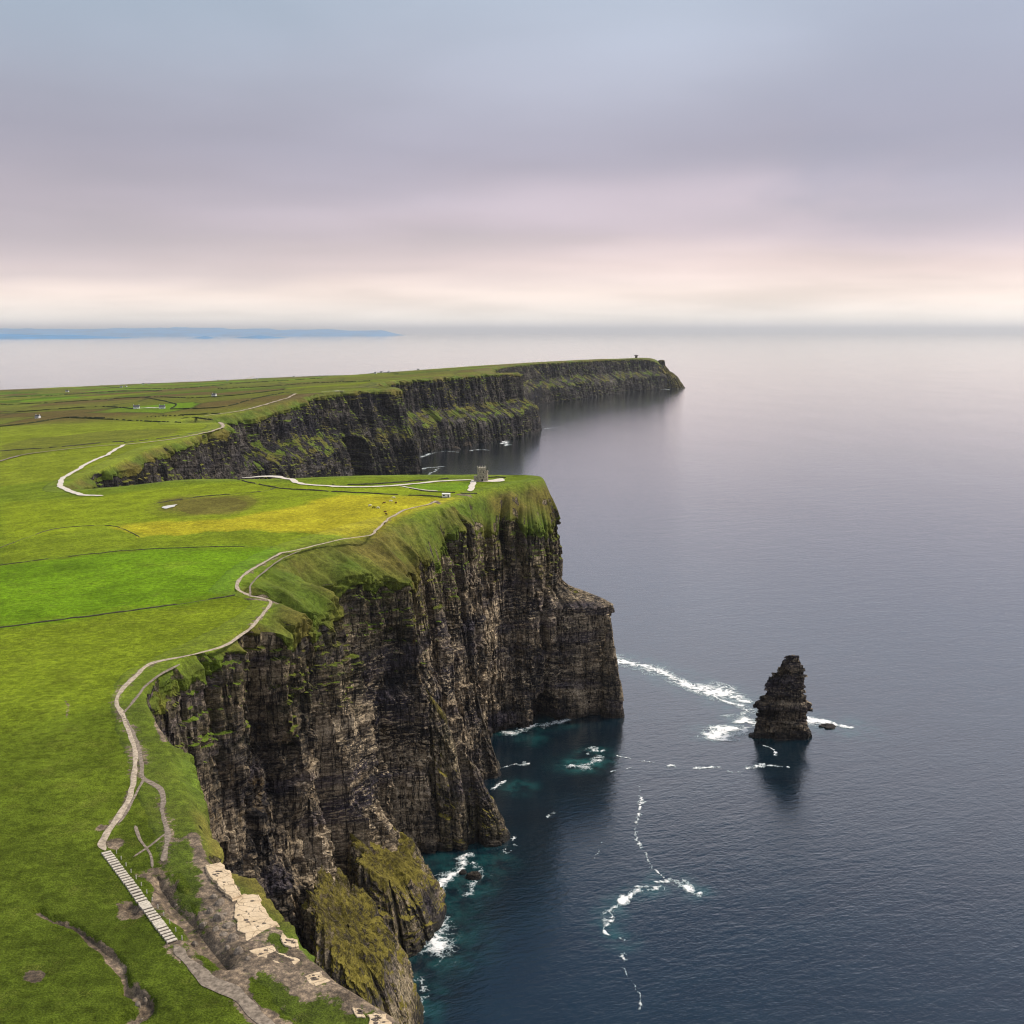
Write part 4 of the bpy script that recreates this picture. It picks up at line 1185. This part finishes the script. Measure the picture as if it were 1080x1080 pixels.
# ------------------------------------------------------------------ sea
FOAM = [  # pixels of the streak, half width (m), fill, label
 ([(649,696),(679,702),(705,713),(731,722),(757,731),(785,741)], 11.0, .88, 'long broad foam streak trailing from the headland tip'),
 ([(752,733),(768,740),(785,748),(792,760)], 9.0, .7, 'loose foam behind the left side of the sea stack'),
 ([(754,773.5),(777,771),(800,772)], 8.0, .85, 'bright foam patch washing the left foot of the sea stack'),
 ([(774,761),(785,759),(795,762)], 6.5, .8, 'foam breaking on the back left corner of the sea stack'),
 ([(850,761),(866,763),(878,765),(890,767)], 10.0, 1.0, 'bright foam patch right of the sea stack'),
 ([(731,811.5),(749,810),(762,811),(775,814),(788,811),(803,808.5)], 2.8, .8, 'thin wavy foam line in front of the sea stack'),
 ([(802,809),(816,808),(832,810)], 1.8, .65, 'right end of the wavy foam line in front of the stack'),
 ([(806,787),(815,790),(818,797)], 1.2, .6, 'thin wisp of foam in the dark water under the stack'),
 ([(645,814),(655,812),(665,810)], 2.2, .7, 'small foam dash off the headland tip'),
 ([(652,797),(668,801),(690,805)], 1.4, .5, 'faint foam thread just below the headland tip'),
 ([(704,810),(709,808),(716,811)], 2.2, .7, 'small foam spot between the tip and the wavy line'),
 ([(674,830),(676,846),(673,860)], 1.6, .7, 'short upright foam curl in the open water'),
 ([(672,862),(671,884),(680,900),(687,914),(700,925)], 1.2, .5, 'thin foam thread running down the open water'),
 ([(656,992),(640,984),(643,965),(655,950),(675,941),(697,936)], 3.0, .85, 'bright hooked foam curl in the foreground water'),
 ([(690,930),(706,928),(722,934),(735,941)], 3.2, .65, 'foam fan right of the hooked curl'),
 ([(656,1006),(659,1022),(668,1038),(676,1055),(672,1085)], 1.2, .5, 'thin foam trail below the hooked curl'),
 ([(460,1000),(458,970),(463,940),(480,918),(497,906)], 9.0, .68, 'wide churning foam along the cliff foot in the cove'),
 ([(500,910),(505,925),(498,940)], 4.0, .4, 'foam round the boulder in the cove'),
 ([(440,1035),(446,1055),(444,1085)], 3.0, .45, 'foam along the foot of the nearest outcrop'),
 ([(536,900),(541,892),(540,884)], 1.8, .6, 'foam at the tip of the rock fin'),
 ([(535,772),(552,769),(575,763),(592,762)], 5, .6, 'foam under the headland cave'),
 ([(527,812),(540,806),(556,806)], 2.4, .55, 'foam beside the slim rock spire'),
 ([(522,832),(530,826),(538,824)], 2.4, .5, 'foam behind the rock fin'),
 ([(603,807),(616,806),(630,800)], 6.0, .55, 'broken turquoise foam in the shaded cove'),
 ([(618,795),(626,790),(634,792)], 3.0, .5, 'foam crest above the turquoise water'),
 ([(628,905),(632,893),(635,888)], 1.6, .4, 'faint foam fleck in the middle of the cove'),
 ([(578,862),(584,856)], 1.4, .4, 'small foam fleck near the rock fin'),
 ([(444,482),(456,478),(470,476),(482,477)], 8.0, .5, 'foam along the far bay cliff foot'),
 ([(443,495),(455,493),(468,492)], 8.0, .55, 'foam line in the far bay water'),
 ([(446,502),(455,499),(462,494)], 6.0, .45, 'curved foam in the far bay near the plateau edge'),
 ([(498,475),(508,474),(516,475)], 7.0, .6, 'foam off the pointed islet rock'),
 ([(530,468),(533,465),(535,470)], 7.0, .6, 'lone foam break in the far bay'),
 ([(690,411),(700,410.5),(706,411)], 9.0, .7, 'white surf at the foot of the far headland'),
 ([(572,453),(585,451),(596,452)], 6.0, .35, 'faint foam curve off the far cliff point'),
]
def foam_patch(pts, hw, fill, label, i, toe=None):
    W = np.array(toe if toe is not None else [at_z(px, py, 0) for px, py in pts])
    L = polyline(W, hw * .5)
    rr = np.hypot(*L.mean(0))
    cell = max(.32, rr * .00055)
    x0, y0 = L.min(0) - hw * 2.2; x1, y1 = L.max(0) + hw * 2.2
    gx = np.arange(x0, x1, cell); gy = np.arange(y0, y1, cell * 1.3)
    X, Y = np.meshgrid(gx, gy, indexing='ij')
    wx = X + hw * 1.1 * fbm(X / (hw * 3), Y / (hw * 3), 0, 3, i + 680); wy = Y + hw * 1.6 * fbm(X / (hw * 3), Y / (hw * 3), 4, 3, i + 690)
    d = dist_line(wx.ravel(), wy.ravel(), L, hw * 2.2).reshape(X.shape)
    wv = np.clip(1 + 1.5 * fbm(X / (hw * 3.5), Y / (hw * 3.5), 0, 3, i + 600), .15, 2)
    e = 1 - d / (hw * 1.25 * wv)
    sc = min(1, hw / 3)
    web = 1 - 2.2 * np.abs(fbm(X / (4.2 * sc) + .8 * vn(X / 7, Y / 7, 0, 9), Y / (4.2 * sc), 0, 4, i + 640))
    val = e * 1.15 + .75 * (web - .5) + .5 * fbm(X / (hw * 1.3), Y / (hw * 1.3), 0, 3, i + 660) + (fill - .6) * 1.0 - .40
    if hw < 4: val = val - .6 * sstep(.1, .5, vn(X / 8, Y / 13, 0, i + 700)) + .35 * vn(X / 2.4, Y / 2.4, 0, i + 710)
    keep = (val > -.12) & (e > 0)
    f = grid_faces(*X.shape)
    kp = keep.ravel()
    f = f[kp[f].sum(1) >= 3]
    if not len(f): return
    used = np.zeros(X.size, bool); used[f.ravel()] = True
    idx = np.cumsum(used) - 1
    V = np.stack([X.ravel(), Y.ravel(), .12 + .25 * np.clip(val.ravel(), 0, 1)], 1)[used]
    a = np.clip((val.ravel()[used] + .12) * .85, 0, 1)
    o = link_mesh('sea_foam', V, idx[f], M['foam'], True, attrs={'dens': a})
    tag(o, label, None, 'foam on the sea', 'stuff')

def mat_foam():
    m, t, b = new_mat('sea_foam_white')
    P = t.node('ShaderNodeNewGeometry').outputs['Position']
    d = t.attr('dens')
    n = t.noise(P, .8, 6, .75)
    wv = t.vadd(P, t.vmul(t.noise(P, .5, 4, .6, color=True), 2.2))
    vo = t.node('ShaderNodeTexVoronoi', feature='DISTANCE_TO_EDGE'); t.put(vo.inputs['Vector'], t.vmul(wv, (.55, .38, .5))); vo.inputs['Scale'].default_value = 1
    lace = t.math('SUBTRACT', 1.0, t.math('DIVIDE', vo.outputs['Distance'], t.math('ADD', .10, t.math('MULTIPLY', d, .30))), True)
    core = t.rng(t.math('ADD', d, t.math('MULTIPLY', t.math('SUBTRACT', n, .5), 1.1)), .42, .95)
    thin = t.math('MULTIPLY', lace, t.rng(t.math('ADD', d, t.math('MULTIPLY', t.math('SUBTRACT', n, .5), .8)), .05, .5))
    t.put(b.inputs['Base Color'], t.mix(core, (.42, .50, .52), (.82, .82, .82)))
    t.put(b.inputs['Alpha'], t.math('MAXIMUM', core, t.math('MULTIPLY', thin, .8)))
    b.inputs['Roughness'].default_value = .8
    return m
M['foam'] = mat_foam()

def mat_sea():
    m, t, b = new_mat('sea_water')
    geo = t.node('ShaderNodeNewGeometry'); P = geo.outputs['Position']
    rot = t.node('ShaderNodeMapping'); t.l.new(P, rot.inputs[0]); rot.inputs['Rotation'].default_value = (0, 0, math.radians(-18))
    Q = rot.outputs[0]
    big = t.noise(t.vmul(Q, (.0045, .0016, 1)), 1, 4, .55)
    w1 = t.noise(t.vmul(Q, (.018, .040, 1)), 1, 4, .5, .4)
    w2 = t.noise(t.vmul(Q, (.085, .17, 1)), 1, 5, .55, .6)
    w3 = t.noise(t.vmul(Q, (.42, .70, 1)), 1, 4, .6, .3)
    w25 = t.noise(t.vmul(Q, (.20, .38, 1)), 1, 4, .6, .5)
    hgt = t.math('ADD', t.math('MULTIPLY', w1, 1.3), t.math('MULTIPLY', w2, 1.3))
    hgt = t.math('ADD', hgt, t.math('MULTIPLY', w25, 1.0))
    hgt = t.math('ADD', hgt, t.math('MULTIPLY', t.math('MULTIPLY', w3, .34), t.rng(big, .35, .65, .6, 1.25)))
    aer = t.math('MULTIPLY', t.attr('aer'), t.rng(t.noise(P, .08, 5, .65), .35, .68))
    c = t.mix(t.rng(w1, .3, .7), (.0015, .009, .017), (.003, .014, .024))
    c = t.mix(aer, c, (.02, .14, .14))
    t.put(b.inputs['Base Color'], c)
    b.inputs['IOR'].default_value = 1.333
    b.inputs['Specular IOR Level'].default_value = .5
    t.put(b.inputs['Roughness'], t.rng(big, .35, .65, .05, .10))
    nrm = t.bump(hgt, 1.0, .42); nrm2 = t.bump(hgt, 1.0, .14)
    t.put(b.inputs['Normal'], nrm)
    b.inputs['Coat Weight'].default_value = 1.0; b.inputs['Coat IOR'].default_value = 2.1; b.inputs['Coat Roughness'].default_value = .06
    t.put(b.inputs['Coat Normal'], nrm2)
    return m
M['sea'] = mat_sea()

def sea():
    a = np.radians(np.concatenate([np.arange(-75, -24, 1.5), np.arange(-24, 30, .22), np.arange(30, 76, 1.5)]))
    r = [5.0, 60, 150, 250]
    while r[-1] < 1200: r.append(r[-1] * 1.006)
    while r[-1] < 5000: r.append(r[-1] * 1.02)
    while r[-1] < 240000: r.append(r[-1] * 1.12)
    r = np.array(r)
    A, R = np.meshgrid(a, r, indexing='ij')
    X = (np.sin(A) * R); Y = (np.cos(A) * R)
    ae = np.zeros(X.size)
    xf, yf = X.ravel(), Y.ravel()
    for pts, hw, fill, _ in FOAM[:27]:
        if hw < 2.9: continue
        L = polyline([at_z(px, py, 0) for px, py in pts], hw)
        d = dist_line(xf, yf, L, hw * 6)
        ae = np.maximum(ae, (1 - sstep(hw * .8, hw * 4.0 + 3, d)) * .38)
    for (px, py, rad, k) in [(615,806,26,.9),(545,830,22,.55),(480,940,16,.7),(455,1050,12,.6),(560,780,22,.35)]:
        x, y = at_z(px, py, 0)
        d = np.hypot(xf - x, yf - y)
        ae = np.maximum(ae, (1 - sstep(rad * .2, rad, d)) * k)
    o = link_mesh('sea', np.stack([xf, yf, np.zeros_like(xf)], 1), grid_faces(*A.shape)[:, ::-1], M['sea'], True, attrs={'aer': ae})
    tag(o, 'grey teal sea stretching from the cliffs to the horizon', kind='structure')
sea()
for i, (pts, hw, fill, lab) in enumerate(FOAM): foam_patch(pts, hw, fill, lab, i)

# ------------------------------------------------------------------ far shore and islets
def far_land(name, xs, prof, depth, y0, label, cat=None, kind=None, seed=0):
    xs = np.asarray(xs, float)
    x = np.linspace(xs[0], xs[-1], 260)
    hgt = np.interp(x, xs, prof) * (1 + .16 * fbm(x / 2500, 0, seed, 4, 700)) 
    rows = []
    for f, g in ((0, -.02), (.04, .25), (.15, .42), (.4, .75), (.7, 1.0), (1.0, -.05)):
        yy = y0 + depth * f + depth * .12 * fbm(x / 3000, f * 3, seed, 3, 710)
        rows.append(np.stack([x, yy, hgt * g * (1 + .2 * fbm(x / 1400, f * 5, seed, 3, 720)) - (3 if g < 0 else 0)], 1))
    V = np.stack(rows, 1)
    o = link_mesh(name, V, grid_faces(V.shape[0], len(rows)), M['farhill'], True)
    return tag(o, label, cat, None, kind)
k = 90000 / F
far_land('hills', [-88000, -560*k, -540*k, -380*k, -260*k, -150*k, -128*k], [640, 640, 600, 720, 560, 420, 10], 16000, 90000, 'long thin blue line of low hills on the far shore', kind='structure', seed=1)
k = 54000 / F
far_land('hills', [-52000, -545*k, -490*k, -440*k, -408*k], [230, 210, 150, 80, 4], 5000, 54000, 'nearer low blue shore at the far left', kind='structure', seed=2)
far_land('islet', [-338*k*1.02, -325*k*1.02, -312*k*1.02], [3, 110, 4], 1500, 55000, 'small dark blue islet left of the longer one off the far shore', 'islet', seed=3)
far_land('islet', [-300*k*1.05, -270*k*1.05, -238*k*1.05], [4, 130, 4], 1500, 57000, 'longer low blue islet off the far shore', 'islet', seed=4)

# ------------------------------------------------------------------ air
def haze():
    mb = MB(); mb.box(-130000, 130000, -900, 260000, -9.5, 1100)
    m = bpy.data.materials.new('sea_haze'); m.use_nodes = True
    nt = m.node_tree; nt.nodes.clear()
    out = nt.nodes.new('ShaderNodeOutputMaterial'); v = nt.nodes.new('ShaderNodeVolumePrincipled')
    v.inputs['Color'].default_value = (.90, .93, .98, 1); v.inputs['Density'].default_value = HAZE; v.inputs['Anisotropy'].default_value = .2
    nt.links.new(v.outputs[0], out.inputs['Volume'])
    o = mb.build('haze', m)
    tag(o, 'thin pale blue haze over the sea', None, None, 'stuff')
HAZE = 1.15e-5
haze()

# ------------------------------------------------------------------ sky and light
SUN_DIR = Vector((0.62, 0.30, 0.66)).normalized()
def world():
    w = bpy.data.worlds.new('World'); SC.world = w; w.use_nodes = True
    t = NT(w.node_tree); w.node_tree.nodes.clear()
    out = t.node('ShaderNodeOutputWorld'); bg = t.node('ShaderNodeBackground')
    t.l.new(bg.outputs[0], out.inputs[0])
    D = t.node('ShaderNodeTexCoord').outputs['Generated']
    sp = t.node('ShaderNodeSeparateXYZ'); t.l.new(D, sp.inputs[0])
    x, y, z = sp.outputs
    sky = t.node('ShaderNodeTexSky', sky_type='NISHITA', sun_disc=False)
    sky.sun_elevation = math.asin(SUN_DIR.z); sky.sun_rotation = math.atan2(SUN_DIR.x, SUN_DIR.y)
    blue = t.mix(1.0, sky.outputs[0], (.085, .085, .085), 'MULTIPLY')
    # cloud deck seen in perspective: direction projected on a flat layer
    zz = t.math('MAXIMUM', z, .012)
    cx = t.math('DIVIDE', x, t.math('ADD', zz, .10)); cy = t.math('DIVIDE', y, t.math('ADD', zz, .10))
    cv = t.node('ShaderNodeCombineXYZ'); t.l.new(cx, cv.inputs[0]); t.l.new(cy, cv.inputs[1])
    n1 = t.noise(t.vmul(cv.outputs[0], (.38, .42, 1)), 1, 2, .45, .3)
    n2 = t.noise(t.vmul(cv.outputs[0], (.9, 1.0, 1)), 1, 3, .45, .2)
    n3 = t.noise(t.vmul(D, (2.2, 2.2, 9)), 1, 4, .55, .4)
    # elevation with the deck's unevenness
    el = t.math('ADD', z, t.math('MULTIPLY', t.math('SUBTRACT', n1, .5), t.rng(z, .01, .15, .0, .07)))
    el = t.math('ADD', el, t.math('MULTIPLY', t.math('SUBTRACT', n3, .5), t.rng(z, 0, .08, .004, .03)))
    def srgb(*c): return tuple((v / 255 / 12.92 if v / 255 < .04045 else ((v / 255 + .055) / 1.055)**2.4) for v in c)
    s = [(-.02, srgb(228, 220, 226)), (.0, srgb(236, 226, 230)), (.010, srgb(255, 246, 236)), (.030, srgb(254, 236, 225)), (.055, srgb(240, 219, 214)), (.085, srgb(209, 194, 201)),
         (.125, srgb(190, 181, 193)), (.16, srgb(176, 173, 188)), (.22, srgb(176, 180, 196)), (.29, srgb(176, 188, 205)), (.34, srgb(228, 222, 228)), (.40, srgb(205, 206, 216)), (.47, srgb(58, 84, 116)), (.68, srgb(70, 92, 120)), (1.0, (1.6, 1.62, 1.7))]  # unseen stops above the view, shaped for the light on sea and land
    # map -0.02..1 to 0..1
    cl = t.ramp(t.math('DIVIDE', t.math('ADD', el, .02), 1.02), [((p + .02) / 1.02, c) for p, c in s])
    # darker belly patches and brighter rents
    cl = t.mix(1.0, cl, t.math('ADD', t.rng(n2, .3, .7, -.055, .055), t.rng(n1, .3, .7, .91, 1.09)), 'MULTIPLY')
    # the deck is greyer to the left, rosier in the middle
    xw = t.math('ADD', x, t.math('MULTIPLY', t.math('SUBTRACT', n3, .5), .5))
    left = t.math('MULTIPLY', t.rng(xw, -.42, .08, 1, 0), t.rng(z, .035, .09))
    cl = t.mix(t.math('MULTIPLY', left, .36), cl, t.mix(t.rng(z, .12, .28), srgb(150, 148, 158), srgb(128, 156, 174)))
    right = t.math('MULTIPLY', t.rng(xw, .10, .42), t.rng(z, .05, .12))
    cl = t.mix(t.math('MULTIPLY', right, .40), cl, srgb(158, 164, 186))
    # a heavy grey bank hangs across the middle of the deck, a rosy rent below it
    zb = t.math('ADD', z, t.math('MULTIPLY', t.math('SUBTRACT', n1, .5), .09))
    bank_ = t.math('MULTIPLY', t.rng(zb, .105, .150), t.rng(zb, .165, .235, 1, 0))
    cl = t.mix(t.math('MULTIPLY', bank_, .26), cl, srgb(152, 148, 164))
    rent = t.math('MULTIPLY', t.math('MULTIPLY', t.rng(zb, .07, .10), t.rng(zb, .115, .15, 1, 0)), t.math('MULTIPLY', t.rng(xw, -.12, .04), t.rng(xw, .16, .32, 1, 0)))
    cl = t.mix(t.math('MULTIPLY', rent, .5), cl, srgb(212, 198, 208))
    low = t.math('MULTIPLY', t.rng(zb, .035, .055), t.rng(zb, .075, .11, 1, 0))
    cl = t.mix(t.math('MULTIPLY', t.math('MULTIPLY', low, t.rng(xw, -.35, .2, 1, 0)), .45), cl, srgb(182, 174, 180))
    cover = t.rng(t.math('ADD', n2, n1), .62, .95, .90, .97)
    t.l.new(t.mix(cover, blue, cl), bg.inputs[0])
    bg.inputs[1].default_value = 1.0
    sun = bpy.data.lights.new('sun', 'SUN'); sun.energy = 3.6; sun.angle = math.radians(10); sun.color = (1, .90, .76)
    so = bpy.data.objects.new('sun', sun); C.objects.link(so)
    so.rotation_euler = SUN_DIR.to_track_quat('Z', 'Y').to_euler(); so.location = (500, 300, 800)
world()

# ------------------------------------------------------------------ camera
cam = bpy.data.cameras.new('camera'); co = bpy.data.objects.new('camera', cam); C.objects.link(co)
cam.sensor_width = 36; cam.sensor_height = 36; cam.lens = 36 * F / 1080
cam.clip_start = 1; cam.clip_end = 400000
co.location = (0, 0, H); co.rotation_euler = (math.radians(90) - PITCH, 0, 0)
SC.camera = co
SC.view_settings.view_transform = 'Standard'; SC.view_settings.look = 'None'
SC.view_settings.exposure = 0.15; SC.view_settings.gamma = 1
SC.cycles.use_denoising = True; SC.cycles.denoiser = 'OPENIMAGEDENOISE'; SC.cycles.denoising_input_passes = 'RGB_ALBEDO_NORMAL'; SC.cycles.denoising_prefilter = 'ACCURATE'; SC.cycles.filter_width = 1.15
SC.cycles.volume_bounces = 0
SC.cycles.max_bounces = 6; SC.cycles.diffuse_bounces = 3; SC.cycles.transparent_max_bounces = 12
